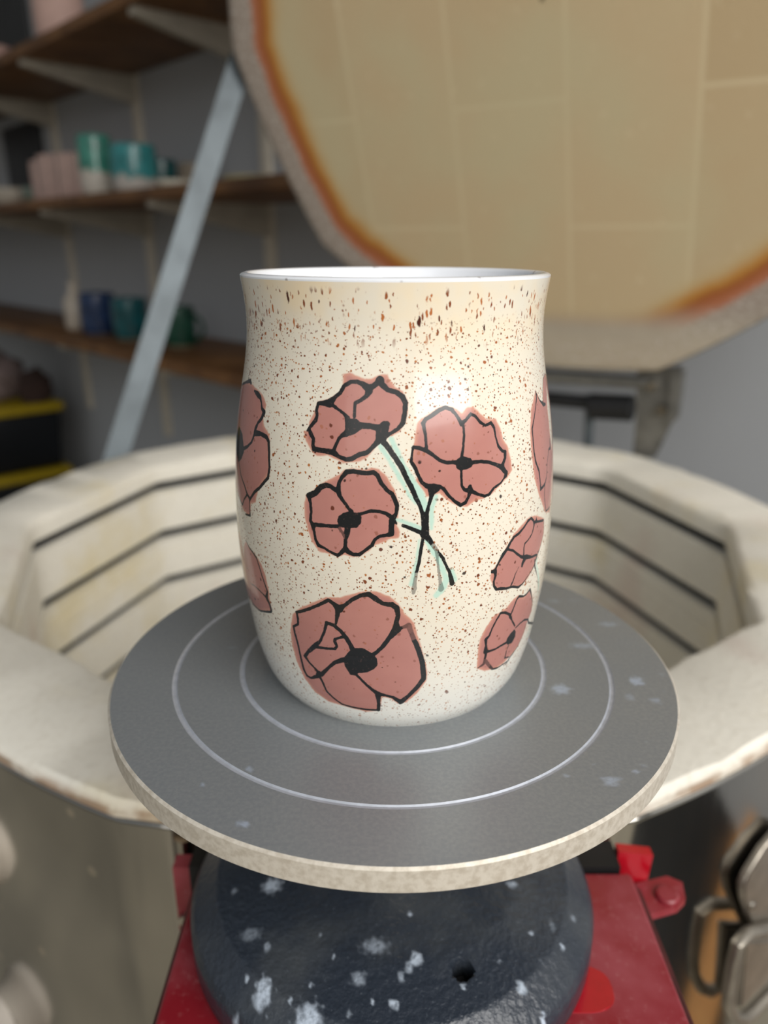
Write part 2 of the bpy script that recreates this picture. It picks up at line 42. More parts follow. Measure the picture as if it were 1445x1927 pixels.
# ------------------------------------------------------------------ helpers
def lin(c):
    return tuple(((x/255)/12.92 if x/255 <= .04045 else ((x/255+.055)/1.055)**2.4) for x in c)
def tag(o, label, cat, group=None, kind=None):
    if label: o['label'] = label
    if cat: o['category'] = cat
    if group: o['group'] = group
    if kind: o['kind'] = kind
    return o
def thing(name, label, cat, loc=(0, 0, 0), group=None):
    o = bpy.data.objects.new(name, None); C.objects.link(o); o.location = loc
    o.empty_display_size = .02
    return tag(o, label, cat, group)
def link(name, me, mats, parent=None, smooth=True):
    o = bpy.data.objects.new(name, me); C.objects.link(o)
    for m in (mats if isinstance(mats, (list, tuple)) else [mats]): me.materials.append(m)
    if smooth:
        me.polygons.foreach_set('use_smooth', [True]*len(me.polygons))
        try: me.set_sharp_from_angle(angle=math.radians(38))
        except Exception: pass
    if parent:
        bpy.context.view_layer.update()
        o.parent = parent
        o.matrix_parent_inverse = parent.matrix_world.inverted()
    return o
def obj(name, bm, mats, parent=None, smooth=True):
    bmesh.ops.recalc_face_normals(bm, faces=bm.faces)
    me = bpy.data.meshes.new(name); bm.to_mesh(me); bm.free()
    return link(name, me, mats, parent, smooth)
def add_box(bm, lo, hi, mat=None, bevel=0.0, segs=2):
    r = bmesh.ops.create_cube(bm, size=1)
    vs = r['verts']; lo = Vector(lo); hi = Vector(hi)
    for v in vs:
        v.co = Vector([(lo[i]+hi[i])/2 + v.co[i]*(hi[i]-lo[i]) for i in range(3)])
    if bevel:
        es = list({e for v in vs for e in v.link_edges})
        rr = bmesh.ops.bevel(bm, geom=es, offset=bevel, segments=segs, affect='EDGES', profile=.5)
        vs = list({v for f in rr['faces'] for v in f.verts} | {v for v in vs if v.is_valid})
    if mat is not None:
        for v in vs: v.co = mat @ v.co
    return vs
def add_tube(bm, pts, r, n=10, closed=False, cap=True):
    pts = [Vector(p) for p in pts]; rings = []
    m = len(pts); prev = None
    for i, p in enumerate(pts):
        a = pts[(i-1) % m] if (closed or i > 0) else p
        b = pts[(i+1) % m] if (closed or i < m-1) else p
        t = (b-a).normalized()
        up = prev if prev is not None else (Vector((0, 0, 1)) if abs(t.z) < .9 else Vector((1, 0, 0)))
        x = (up - t*up.dot(t)).normalized(); y = t.cross(x); prev = x
        rr = r[i] if isinstance(r, (list, tuple)) else r
        rings.append([bm.verts.new(p + (x*math.cos(2*PI*k/n) + y*math.sin(2*PI*k/n))*rr) for k in range(n)])
    for i in range(m if closed else m-1):
        A = rings[i]; B = rings[(i+1) % m]
        for k in range(n): bm.faces.new((A[k], A[(k+1) % n], B[(k+1) % n], B[k]))
    if cap and not closed:
        bm.faces.new(rings[0]); bm.faces.new(rings[-1])
def add_lathe(bm, prof, n=48, c=(0, 0, 0), mat=None, mats=None, flute=0, nf=0):
    """prof: list of (r, z); closed at r=0 ends"""
    rings = []
    for (r, z) in prof:
        if r < 1e-6: rings.append([bm.verts.new((c[0], c[1], c[2]+z))])
        else:
            ring = []
            for k in range(n):
                a = 2*PI*k/n; rr = r*(1+flute*abs(math.sin(nf*a/2))) if flute else r
                ring.append(bm.verts.new((c[0]+rr*math.cos(a), c[1]+rr*math.sin(a), c[2]+z)))
            rings.append(ring)
    for i in range(len(rings)-1):
        A, B = rings[i], rings[i+1]
        for k in range(n):
            k2 = (k+1) % n
            if len(A) == 1 and len(B) == 1: continue
            if len(A) == 1: f = bm.faces.new((A[0], B[k], B[k2]))
            elif len(B) == 1: f = bm.faces.new((A[k], A[k2], B[0]))
            else: f = bm.faces.new((A[k], A[k2], B[k2], B[k]))
            if mats: f.material_index = mats[i]
    if mat is not None:
        for ring in rings:
            for v in ring: v.co = mat @ v.co
def add_prism(bm, poly, axis_from, axis_to, mat=None):
    """extrude a 2-D polygon (x, y) between two z values"""
    a = [bm.verts.new((p[0], p[1], axis_from)) for p in poly]
    b = [bm.verts.new((p[0], p[1], axis_to)) for p in poly]
    n = len(poly)
    bm.faces.new(a); bm.faces.new(b[::-1])
    for i in range(n): bm.faces.new((a[i], a[(i+1) % n], b[(i+1) % n], b[i]))
    if mat is not None:
        for v in a+b: v.co = mat @ v.co
def frame(o, x, y, z):
    m = Matrix.Identity(4)
    for i in range(3): m[i][0] = x[i]; m[i][1] = y[i]; m[i][2] = z[i]; m[i][3] = o[i]
    return m
def grid_mesh(name, co, nr, nc, attrs, closed=True):
    """rows x columns of vertices, closed round the columns; attrs = {name: flat array}"""
    me = bpy.data.meshes.new(name)
    me.vertices.add(nr*nc); me.vertices.foreach_set('co', co.reshape(-1).astype(np.float32))
    i, j = np.meshgrid(np.arange(nr-1), np.arange(nc if closed else nc-1), indexing='ij')
    j2 = (j+1) % nc
    q = np.stack([i*nc+j, i*nc+j2, (i+1)*nc+j2, (i+1)*nc+j], -1).reshape(-1, 4)
    nq = len(q)
    me.loops.add(nq*4); me.loops.foreach_set('vertex_index', q.reshape(-1).astype(np.int32))
    me.polygons.add(nq); me.polygons.foreach_set('loop_start', np.arange(0, nq*4, 4, dtype=np.int32))
    me.update(calc_edges=True)
    for k, v in attrs.items():
        a = me.attributes.new(k, 'FLOAT', 'POINT'); a.data.foreach_set('value', v.reshape(-1).astype(np.float32))
    return me

# ------------------------------------------------------------------ node materials
class NT:
    def __init__(s, name):
        s.m = bpy.data.materials.new(name); s.m.use_nodes = True
        s.t = s.m.node_tree; s.n = s.t.nodes; s.l = s.t.links
        s.b = s.n['Principled BSDF']
    def new(s, t, **kw):
        n = s.n.new(t)
        for k, v in kw.items():
            if k.startswith('i_'): s.set(n.inputs[int(k[2:]) if k[2:].isdigit() else k[2:].replace('_', ' ')], v)
            else: setattr(n, k, v)
        return n
    def set(s, sock, v):
        if isinstance(v, bpy.types.NodeSocket): s.l.new(v, sock)
        elif isinstance(v, tuple) and len(v) == 3 and sock.type == 'RGBA': sock.default_value = (*v, 1)
        else: sock.default_value = v
    def P(s, **kw):
        for k, v in kw.items(): s.set(s.b.inputs[k.replace('_', ' ')], v)
    def mix(s, f, a, b, mode='MIX'):
        n = s.n.new('ShaderNodeMix'); n.data_type = 'RGBA'; n.blend_type = mode
        s.set(n.inputs[0], f); s.set(n.inputs[6], a); s.set(n.inputs[7], b); return n.outputs[2]
    def math(s, op, a, b=0.0, c=0.0, clamp=False):
        n = s.n.new('ShaderNodeMath'); n.operation = op; n.use_clamp = clamp
        s.set(n.inputs[0], a); s.set(n.inputs[1], b); s.set(n.inputs[2], c); return n.outputs[0]
    def smooth(s, v, a, b, lo=0.0, hi=1.0):
        n = s.n.new('ShaderNodeMapRange'); n.interpolation_type = 'SMOOTHSTEP'
        s.set(n.inputs[0], v); s.set(n.inputs[1], a); s.set(n.inputs[2], b); s.set(n.inputs[3], lo); s.set(n.inputs[4], hi); return n.outputs[0]
    def coord(s, which='Object'): return s.n.new('ShaderNodeTexCoord').outputs[which]
    def noise(s, scale, detail=3.0, vec=None, rough=.55, dist=0.0):
        n = s.n.new('ShaderNodeTexNoise'); n.inputs['Scale'].default_value = scale; n.inputs['Detail'].default_value = detail
        n.inputs['Roughness'].default_value = rough; n.inputs['Distortion'].default_value = dist
        s.l.new(vec if vec is not None else s.coord(), n.inputs['Vector']); return n.outputs[0]
    def vor(s, scale, vec=None, rnd=1.0):
        n = s.n.new('ShaderNodeTexVoronoi'); n.inputs['Scale'].default_value = scale; n.inputs['Randomness'].default_value = rnd
        s.l.new(vec if vec is not None else s.coord(), n.inputs['Vector']); return n.outputs['Distance'], n.outputs['Color']
    def mapping(s, scale=(1, 1, 1), vec=None, rot=(0, 0, 0), loc=(0, 0, 0)):
        n = s.n.new('ShaderNodeMapping'); n.inputs['Scale'].default_value = scale; n.inputs['Rotation'].default_value = rot; n.inputs['Location'].default_value = loc
        s.l.new(vec if vec is not None else s.coord(), n.inputs['Vector']); return n.outputs[0]
    def attr(s, name):
        n = s.n.new('ShaderNodeAttribute'); n.attribute_name = name; return n.outputs['Fac']
    def ramp(s, v, stops):
        n = s.n.new('ShaderNodeValToRGB'); e = n.color_ramp.elements
        while len(e) < len(stops): e.new(.5)
        for x, (p, c) in zip(e, stops): x.position = p; x.color = (*c, 1)
        s.l.new(v, n.inputs[0]); return n.outputs[0]
    def bump(s, h, strength=.2, dist=.001):
        n = s.n.new('ShaderNodeBump'); n.inputs['Strength'].default_value = strength; n.inputs['Distance'].default_value = dist
        s.l.new(h, n.inputs['Height']); s.l.new(n.outputs[0], s.b.inputs['Normal'])
    def sep(s, col):
        n = s.n.new('ShaderNodeSeparateColor'); s.l.new(col, n.inputs[0]); return n.outputs
    def sepxyz(s, v):
        n = s.n.new('ShaderNodeSeparateXYZ'); s.l.new(v, n.inputs[0]); return n.outputs

def mat_plain(name, c, rough=.5, metal=0.0, var=.12, scale=40, bump=0.0, c2=None, coat=0.0):
    t = NT(name); n = t.noise(scale, 4)
    base = lin(c); alt = lin(c2) if c2 else tuple(x*(1-var*2.2) for x in base)
    t.P(Base_Color=t.mix(t.smooth(n, .35, .7), base, alt), Roughness=rough, Metallic=metal)
    if coat: t.P(Coat_Weight=coat, Coat_Roughness=.1)
    if bump: t.bump(t.noise(scale*6, 3), bump, .001)
    return t.m

# speckled glaze painted with poppies (mm-distance attributes drawn on the clay)
def mat_glaze():
    t = NT('speckled_glaze')
    oc = t.coord(); xyz = t.sepxyz(oc); z = xyz[2]
    top = t.smooth(z, .098, .118); bot = t.smooth(z, .0, .035)
    cream = t.mix(t.noise(35, 3), lin((230, 223, 207)), lin((223, 213, 194)))
    cream = t.mix(bot, lin((228, 227, 220)), cream)
    cream = t.mix(t.math('MULTIPLY', top, t.smooth(t.noise(60, 3), .35, .7)), cream, lin((236, 216, 182)))
    # iron speckles: three sizes, drawn out into runs near the lip
    st = t.smooth(z, .103, .113)
    warp = t.n.new('ShaderNodeVectorMath'); warp.operation = 'MULTIPLY_ADD'
    def layer(scale, rlo, rhi, keep, col, vec, col2=None):
        d, c = t.vor(scale, vec); s = t.sep(c)
        r = t.math('MULTIPLY_ADD', t.math('POWER', s[0], 3.0), (rhi-rlo), rlo)
        k = t.math('LESS_THAN', s[1], keep)
        m = t.math('MULTIPLY', t.smooth(d, t.math('MULTIPLY', r, .72), t.math('MULTIPLY', r, 1.15), 1, 0), k)
        colr = t.mix(t.smooth(s[2], .3, .7), lin(col), lin(col2 or col))
        return m, colr
    base = cream
    wob = t.noise(900, 2); 
    dv = t.n.new('ShaderNodeVectorMath'); dv.operation = 'ADD'
    nt = t.n.new('ShaderNodeTexNoise'); nt.inputs['Scale'].default_value = 700; t.l.new(oc, nt.inputs['Vector'])
    sv = t.n.new('ShaderNodeVectorMath'); sv.operation = 'SCALE'; t.l.new(nt.outputs['Color'], sv.inputs[0]); sv.inputs['Scale'].default_value = .0009
    t.l.new(oc, dv.inputs[0]); t.l.new(sv.outputs[0], dv.inputs[1]); wv = dv.outputs[0]
    str_v = t.mapping((1, 1, .30), wv)
    L = []
    low = t.smooth(z, .002, .03, .55, 1)
    for args in ((1450, .20, .48, .66, (176, 112, 62), wv, (120, 66, 38)),
                 (700, .13, .36, .5, (112, 56, 32), wv, (160, 92, 48)),
                 (340, .08, .205, .5, (44, 26, 22), wv, (96, 44, 26))):
        m, c = layer(*args); L.append((t.math('MULTIPLY', m, t.math('MULTIPLY', t.smooth(z, .113, .107), low)), c))
    for args in ((1100, .16, .46, .8, (176, 104, 54), str_v, (130, 68, 36)),
                 (520, .11, .30, .75, (74, 34, 22), str_v, (130, 64, 32))):
        m, c = layer(*args); L.append((t.math('MULTIPLY', m, t.math('MULTIPLY', t.smooth(z, .103, .109), t.smooth(z, .1185, .1165))), c))
    for m, c in L[:2] + L[3:]: base = t.mix(m, base, c)
    # underglaze pink, mint and ink
    n1 = t.noise(700, 3); wv2 = t.math('MULTIPLY', t.math('SUBTRACT', n1, .5), .45)
    pk = t.math('ADD', t.attr('pink'), t.math('MULTIPLY', wv2, 1.2))
    pm = t.smooth(pk, .28, -.30)
    edge = t.smooth(pk, -1.3, .1)
    pcol = t.mix(t.noise(260, 2), lin((184, 128, 117)), lin((175, 118, 109)))
    pcol = t.mix(edge, pcol, lin((203, 145, 123)))
    base = t.mix(pm, base, pcol)
    mt = t.math('ADD', t.attr('mint'), t.math('MULTIPLY', wv2, 1.6))
    base = t.mix(t.smooth(mt, .3, -.4, 0, .95), base, lin((184, 214, 198)))
    for m, c in L[2:3] + [(t.math('MULTIPLY', L[1][0], .55), L[1][1])]: base = t.mix(t.math('MULTIPLY', m, .95), base, c)
    ink = t.math('ADD', t.attr('ink'), t.math('MULTIPLY', t.math('SUBTRACT', t.noise(1100, 3), .5), .34))
    dens = t.math('MULTIPLY', t.attr('dens'), t.smooth(t.noise(1500, 4), .18, .42, .8, 1))
    im = t.math('MULTIPLY', t.smooth(ink, .07, -.09), dens)
    base = t.mix(im, base, lin((27, 28, 29)))
    # lip and inside: thinner, whiter
    t.P(Base_Color=base, Roughness=.22, Specular_IOR_Level=.5, Coat_Weight=.35, Coat_Roughness=.05,
        Subsurface_Weight=0.0)
    t.bump(t.noise(140, 2), .06, .0006)
    return t.m
def mat_white_glaze(name='white_liner_glaze'):
    t = NT(name)
    d, c = t.vor(330, t.mapping((1, 1, .35))); s = t.sep(c)
    m = t.math('MULTIPLY', t.smooth(d, .14, .26, 1, 0), t.math('LESS_THAN', s[1], .22))
    t.P(Base_Color=t.mix(t.math('MULTIPLY', m, .6), lin((236, 238, 242)), lin((90, 66, 60))), Roughness=.15, Coat_Weight=.4)
    return t.m
def mat_brick(name, base, stain_y, stain_p, rough=.9):
    t = NT(name)
    n = t.noise(9, 4); n2 = t.noise(6.5, 3, t.mapping((1, 1, 1), loc=(3, 1, 2))); n3 = t.noise(240, 4)
    c = t.mix(t.smooth(n, .50, .74, 0, .6), lin(base), lin(stain_y))
    c = t.mix(t.smooth(n2, .56, .74, 0, .6), c, lin(stain_p))
    c = t.mix(t.smooth(n3, .45, .8, 0, .18), c, lin((150, 130, 100)))
    ps = t.sepxyz(t.coord()); dx = t.math('ADD', ps[0], .0067); dy = t.math('SUBTRACT', ps[1], .378)
    rad = t.math('SQRT', t.math('ADD', t.math('MULTIPLY', dx, dx), t.math('MULTIPLY', dy, dy)))
    ed = t.math('MULTIPLY', t.smooth(ps[2], -.0935, -.0965), t.smooth(rad, .32, .33))
    c = t.mix(t.math('MULTIPLY', ed, t.smooth(t.noise(55, 4), .35, .6, .15, .8)), c, lin((150, 116, 86)))
    t.P(Base_Color=c, Roughness=rough, Specular_IOR_Level=.2)
    t.bump(n3, .35, .001)
    return t.m
def mat_lid():
    t = NT('lid_firebrick')
    e = t.attr('edge')                       # metres in from the lid's outline
    oc = t.coord()
    b = t.n.new('ShaderNodeTexBrick'); b.offset = .5
    t.l.new(t.mapping((1, 1, 1), oc, rot=(0, 0, PI/2), loc=(.035, .02, 0)), b.inputs['Vector'])
    b.inputs['Scale'].default_value = 1; b.inputs['Brick Width'].default_value = .228; b.inputs['Row Height'].default_value = .116
    b.inputs['Mortar Size'].default_value = .0035; b.inputs['Mortar Smooth'].default_value = .8; b.inputs['Bias'].default_value = 0
    b.inputs['Color1'].default_value = (*lin((201, 179, 142)), 1); b.inputs['Color2'].default_value = (*lin((191, 168, 131)), 1)
    b.inputs['Mortar'].default_value = (*lin((208, 189, 152)), 1)
    n = t.noise(5, 3); nf = t.noise(60, 4)
    c = t.mix(t.smooth(n, .42, .66, 0, .6), b.outputs['Color'], lin((196, 186, 150)))
    c = t.mix(t.smooth(nf, .6, .78, 0, .35), c, lin((222, 206, 170)))
    w = t.math('ADD', e, t.math('MULTIPLY', t.math('SUBTRACT', t.noise(14, 3), .5), .016))
    yf = t.sepxyz(oc)[1]
    amt = t.smooth(yf, -.302, -.262, .0, 1)
    ring = t.ramp(t.math('MULTIPLY', w, 10, clamp=True), [(0, lin((152, 140, 128))), (.27, lin((160, 146, 134))), (.33, lin((176, 112, 82))),
                  (.44, lin((158, 92, 48))), (.52, lin((186, 132, 62))), (.66, lin((198, 174, 128)))])
    ringm = t.smooth(w, .076, .05)
    plain = t.mix(t.noise(40, 3), lin((186, 176, 158)), lin((170, 158, 142)))
    ring = t.mix(amt, plain, ring)
    c = t.mix(t.math('MULTIPLY', ringm, t.smooth(yf, -.33, -.28, .8, 1)), c, ring)
    gr = t.math('MULTIPLY', t.smooth(w, .036, .028), t.smooth(t.noise(220, 4), .5, .68, 0, .7))
    c = t.mix(gr, c, lin((205, 196, 186)))
    t.P(Base_Color=c, Roughness=.85, Specular_IOR_Level=.25)
    t.bump(t.noise(180, 4), .25, .001)
    return t.m
def mat_steel(name, c=(196, 192, 184), rough=.1, var=.3):
    t = NT(name); n = t.noise(7, 3); s = t.noise(60, 3, t.mapping((6, 6, .4)))
    t.P(Base_Color=t.mix(t.smooth(n, .35, .7), lin(c), tuple(x*(1-var) for x in lin(c))), Metallic=1.0,
        Roughness=t.math('MULTIPLY_ADD', s, .10, rough-.04))
    d, cc = t.vor(42); sp = t.sep(cc)
    k = t.math('MULTIPLY', t.smooth(d, .07, .16, 1, 0), t.math('LESS_THAN', sp[1], .4))
    bs = t.b.inputs['Base Color'].links[0].from_socket
    t.P(Base_Color=t.mix(t.math('MULTIPLY', k, .7), bs, lin((225, 215, 200))))
    t.bump(t.noise(3.2, 1), .25, .02)
    return t.m
def mat_wheel_top():
    t = NT('wheel_head_grey')
    sp = t.attr('spot'); ang = t.noise(900, 2); n2 = t.noise(22, 3)
    c = t.mix(t.smooth(ang, .3, .75), lin((133, 137, 140)), lin((143, 146, 147)))
    c = t.mix(t.smooth(n2, .45, .75, 0, .25), c, lin((122, 129, 137)))
    s = t.math('MULTIPLY', t.smooth(sp, .15, .85), t.smooth(t.noise(650, 4), .2, .55, .4, 1))
    c = t.mix(t.math('MULTIPLY', s, .75), c, lin((178, 190, 208)))
    t.P(Base_Color=c, Metallic=.35, Roughness=t.math('MULTIPLY_ADD', s, .1, .40))
    t.bump(ang, .06, .0002)
    return t.m
def mat_wheel_base():
    t = NT('dark_enamel')
    sp = t.attr('spot'); ho = t.attr('hole'); n = t.noise(420, 3); n2 = t.noise(28, 4)
    c = t.mix(t.smooth(n2, .4, .7), lin((40, 47, 57)), lin((66, 70, 74)))
    c = t.mix(t.smooth(t.noise(1500, 3), .62, .75, 0, .35), c, lin((120, 128, 138)))
    s = t.math('MULTIPLY', t.smooth(sp, .12, .8), t.smooth(t.noise(700, 4), .25, .6, .35, 1))
    c = t.mix(t.math('MULTIPLY', s, .9), c, lin((186, 198, 212)))
    c = t.mix(ho, c, (.002, .002, .002))
    t.P(Base_Color=c, Metallic=.0, Roughness=t.math('MULTIPLY_ADD', s, .3, .33), Specular_IOR_Level=.6)
    t.bump(n, .5, .0012)
    return t.m
def mat_red():
    t = NT('dusty_red_paint')
    n = t.noise(34, 5); n2 = t.noise(400, 3)
    c = t.mix(t.smooth(n, .35, .75), lin((132, 22, 34)), lin((152, 66, 74)))
    c = t.mix(t.smooth(n2, .55, .75, 0, .2), c, lin((185, 130, 130)))
    t.P(Base_Color=c, Roughness=t.smooth(n, .3, .7, .32, .6), Coat_Weight=.2, Coat_Roughness=.15)
    return t.m
def mat_wood(name, a, b, scale=1.0, axis=(1, 9, 9), rough=.55):
    t = NT(name)
    v = t.mapping(tuple(x*scale for x in axis)); n = t.noise(7, 5, v, .6, .8); g = t.noise(40, 3, v)
    c = t.mix(t.smooth(n, .3, .7), lin(a), lin(b)); c = t.mix(t.smooth(g, .5, .8, 0, .4), c, tuple(x*.6 for x in lin(b)))
    t.P(Base_Color=c, Roughness=rough); return t.m
def mat_twotone(name, top, bottom, zsplit, drip=.012, rough=.18):
    t = NT(name); z = t.sepxyz(t.coord('Object'))[2]
    w = t.math('ADD', z, t.math('MULTIPLY', t.math('SUBTRACT', t.noise(45, 2, t.mapping((1, 1, .15))), .5), drip*2))
    n = t.noise(30, 3)
    tc = t.mix(t.smooth(n, .35, .7), lin(top), tuple(x*.6 for x in lin(top)))
    t.P(Base_Color=t.mix(t.smooth(w, zsplit-.004, zsplit+.004), lin(bottom), tc), Roughness=rough, Coat_Weight=.4, Coat_Roughness=.05)
    return t.m

M_GL = mat_glaze(); M_WH = mat_white_glaze()
M_BRICK = mat_brick('kiln_firebrick', (238, 233, 220), (224, 207, 156), (222, 200, 188))
M_LID = mat_lid()
M_STEEL = mat_steel('stainless_jacket'); M_BRIGHT = mat_steel('bright_steel', (190, 184, 174), .22, .2)
M_GREYMETAL = mat_plain('grey_painted_metal', (98, 106, 110), .45, .5, .12, 25)
M_HINGE = mat_plain('weathered_hinge_steel', (134, 132, 126), .4, .7, .2, 30, .05)
M_LATCH = mat_plain('brushed_latch_steel', (168, 160, 148), .34, .75, .12, 60, .04)
M_ELEM = mat_plain('element_wire', (52, 54, 56), .6, .4, .2, 90)
M_BLACK = mat_plain('black_rubber', (14, 14, 15), .6, 0, .2, 60)
M_RED = mat_red(); M_REDWET = mat_plain('clean_red_paint', (176, 18, 34), .18, 0, .1, 60, 0, None, .6)
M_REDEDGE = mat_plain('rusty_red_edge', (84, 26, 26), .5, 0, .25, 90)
M_DISC = mat_wheel_top(); M_BASE = mat_wheel_base()
M_GROOVE = mat_plain('groove_aluminium', (178, 182, 190), .5, .3, .06, 400)
M_ALEDGE = mat_plain('bare_aluminium_edge', (214, 206, 192), .45, .3, .14, 500, .1, (192, 182, 166))
M_PLUG = mat_plain('white_plug_ceramic', (226, 216, 204), .55, 0, .05, 30, .05)
M_SHELF = mat_wood('shelf_pine', (132, 92, 52), (92, 60, 32), 1, (1, 1, 1))
M_BRKT = mat_plain('cream_bracket_paint', (196, 188, 172), .5, 0, .06, 30)
M_RAIL = mat_plain('cream_rail_paint', (226, 216, 198), .5, 0, .05, 30)
M_PLANK = mat_wood('tan_plank', (214, 160, 96), (180, 122, 66), 1, (2, 12, 12))
M_WALL = NT('grey_plaster'); 
M_WALL.P(Base_Color=M_WALL.mix(M_WALL.noise(2.2, 4), lin((186, 188, 190)), lin((176, 178, 181))), Roughness=.85)
M_WALL.bump(M_WALL.noise(90, 4), .12, .003); M_WALL = M_WALL.m
M_FLOOR = NT('concrete_floor')
M_FLOOR.P(Base_Color=M_FLOOR.mix(M_FLOOR.smooth(M_FLOOR.noise(4, 5), .35, .7), lin((176, 168, 150)), lin((150, 144, 130))), Roughness=.7); M_FLOOR = M_FLOOR.m
M_CEIL = mat_plain('ceiling_paint', (130, 130, 130), .9, 0, .05, 3)

# ------------------------------------------------------------------ setting
TH = math.atan2(.682, .731)
N_ = Vector((math.cos(TH), math.sin(TH), 0)); D_ = Vector((-math.sin(TH), math.cos(TH), 0))
W = .90
Z3 = Vector((0, 0, 1))
def wp(s, off, z): return N_*(W-off) + D_*s + Z3*z          # s along the wall, off in front of it
WM = frame(N_*W, D_, -N_, Z3) if False else frame(N_*W, D_, N_, Z3)   # local x along wall, y into the wall, z up
def struct(name, bm, m): 
    o = obj(name, bm, m, None, False); o['kind'] = 'structure'; return o
CEILZ = 1.72
bm = bmesh.new(); add_box(bm, (-2.6, 0, FLOOR), (4.3, .1, CEILZ), WM.copy() if False else WM @ Matrix.Identity(4)); struct('wall_back', bm, M_WALL)
bm = bmesh.new(); add_box(bm, (4.2, -4.2, FLOOR), (4.3, 0, CEILZ), WM); struct('wall_left', bm, M_WALL)
bm = bmesh.new(); add_box(bm, (-2.6, -4.2, FLOOR-.08), (4.3, .1, FLOOR), WM); struct('floor', bm, M_FLOOR)
bm = bmesh.new(); add_box(bm, (-.6, -1.7, CEILZ), (4.3, .1, CEILZ+.08), WM); struct('ceiling', bm, M_CEIL)
WL = WM.to_3x3()

# ------------------------------------------------------------------ cup
PZ = np.array([0, 2, 5, 10, 15, 20, 25, 30, 35, 40, 45, 50, 55, 60, 65, 70, 75, 80, 85, 90, 95, 100, 105, 110, 115, 118, 120])
PR = np.array([36.5, 38.2, 40.0, 41.6, 42.9, 43.75, 44.45, 45.2, 45.8, 46.2, 46.45, 46.56, 46.54, 46.41, 46.15, 45.8, 45.33, 44.7, 43.9, 42.95, 41.9, 41.1, 40.6, 40.5, 40.95, 41.4, 41.7])
def smooth_profile(zs):
    r = np.interp(zs, PZ, PR); k = 17
    pad = np.concatenate([2*r[0]-r[k:0:-1], r, 2*r[-1]-r[-2:-k-2:-1]])
    ker = np.hanning(2*k+1); ker /= ker.sum()
    return np.convolve(pad, ker, 'same')[k:-k]
zs = np.linspace(0.0, 119.2, 478); rs = smooth_profile(zs)
th = np.radians(np.concatenate([np.arange(-112, 112, .32), np.arange(112, 248, 3.0)]))
nr, nc = len(zs), len(th)
TT, ZZ = np.meshgrid(np.degrees(th), zs); TT = np.where(TT > 180, TT-360, TT)
RR = rs[:, None]*np.ones((1, nc)); SC = RR*math.pi/180         # mm per degree
ink = np.full((nr, nc), 3.0); dens = np.ones((nr, nc)); pink = np.full((nr, nc), 4.0); mint = np.full((nr, nc), 3.0)
def paint(line, field, dn=None):
    for a, b in zip(line[:-1], line[1:]):
        m = 3.5
        j = np.where((th > math.radians(min(a[0], b[0])-5)) & (th < math.radians(max(a[0], b[0])+5)))[0]
        i = np.where((zs > min(a[1], b[1])-m) & (zs < max(a[1], b[1])+m))[0]
        if len(j) == 0 or len(i) == 0: continue
        sl = np.ix_(i, j); sc_ = SC[sl]
        ax = (TT[sl]-a[0])*sc_; ay = ZZ[sl]-a[1]; bx = (b[0]-a[0])*sc_; by = b[1]-a[1]
        t = np.clip((ax*bx+ay*by)/(bx*bx+by*by+1e-9), 0, 1)
        d = np.hypot(ax-t*bx, ay-t*by) - (a[2]+(b[2]-a[2])*t)/2
        f = field[sl]; k = d < f; f[k] = d[k]; field[sl] = f
        if dn is not None:
            g = dens[sl]; kk = k & (d < .3); g[kk] = (a[3] if len(a) > 3 else 1.0); dens[sl] = g
def paint_poly(poly, field):
    P = np.array([p[:2] for p in poly], float)
    j = np.where((np.degrees(th) > P[:, 0].min()-6) & (np.degrees(th) < P[:, 0].max()+6))[0]
    i = np.where((zs > P[:, 1].min()-4) & (zs < P[:, 1].max()+4))[0]
    if len(j) == 0 or len(i) == 0: return
    sl = np.ix_(i, j); X = TT[sl]; Y = ZZ[sl]; S = SC[sl]
    ins = np.zeros(X.shape, bool); best = np.full(X.shape, 9.0); n = len(P)
    for k in range(n):
        a, b = P[k], P[(k+1) % n]
        c = ((a[1] > Y) != (b[1] > Y)) & (X < (b[0]-a[0])*(Y-a[1])/((b[1]-a[1]) or 1e-9)+a[0]); ins ^= c
        ax = (X-a[0])*S; ay = Y-a[1]; bx = (b[0]-a[0])*S; by = b[1]-a[1]
        t = np.clip((ax*bx+ay*by)/(bx*bx+by*by+1e-9), 0, 1); best = np.minimum(best, np.hypot(ax-t*bx, ay-t*by))
    field[sl] = np.minimum(field[sl], np.where(ins, -best, best))
for p in ART['pink']: paint_poly(p, pink)
for l in ART['mint']: paint(l, mint)
for l in ART['ink']: paint(l, ink, dens)
for p in ART['ipoly']: paint_poly(p, ink)
co_ = np.stack([RR*np.sin(th)[None], -RR*np.cos(th)[None], ZZ], -1)/1000
cup = thing('ceramic_tumbler', 'tall cream speckled ceramic cup painted with dusty pink poppies, standing on the grey turntable', 'cup', (0, 0, 0))
me = grid_mesh('cup_body', co_, nr, nc, dict(ink=ink, dens=dens, pink=pink, mint=mint))
body = link('body', me, M_GL, cup)
bm = bmesh.new()
R1 = float(rs[-1])/1000
prof = [(R1, .1192), (R1+.00005, .1196), (R1-.0004, .1200), (R1-.0012, .12025), (R1-.0019, .1200), (R1-.0023, .1194)]
add_lathe(bm, prof, 160); obj('lip', bm, M_WH, cup)
bm = bmesh.new()
inn = [(R1-.0023, .1194)] + [((float(np.interp(z, zs, rs))-3.2)/1000, z/1000) for z in range(115, 4, -5)] + [(.030, .0035), (0, .003)]
add_lathe(bm, inn, 96); obj('inside_glaze', bm, M_WH, cup)
bm = bmesh.new(); add_lathe(bm, [(.0365, .00001), (.034, .0006), (0, .0008)], 64); obj('foot', bm, M_PLUG, cup)

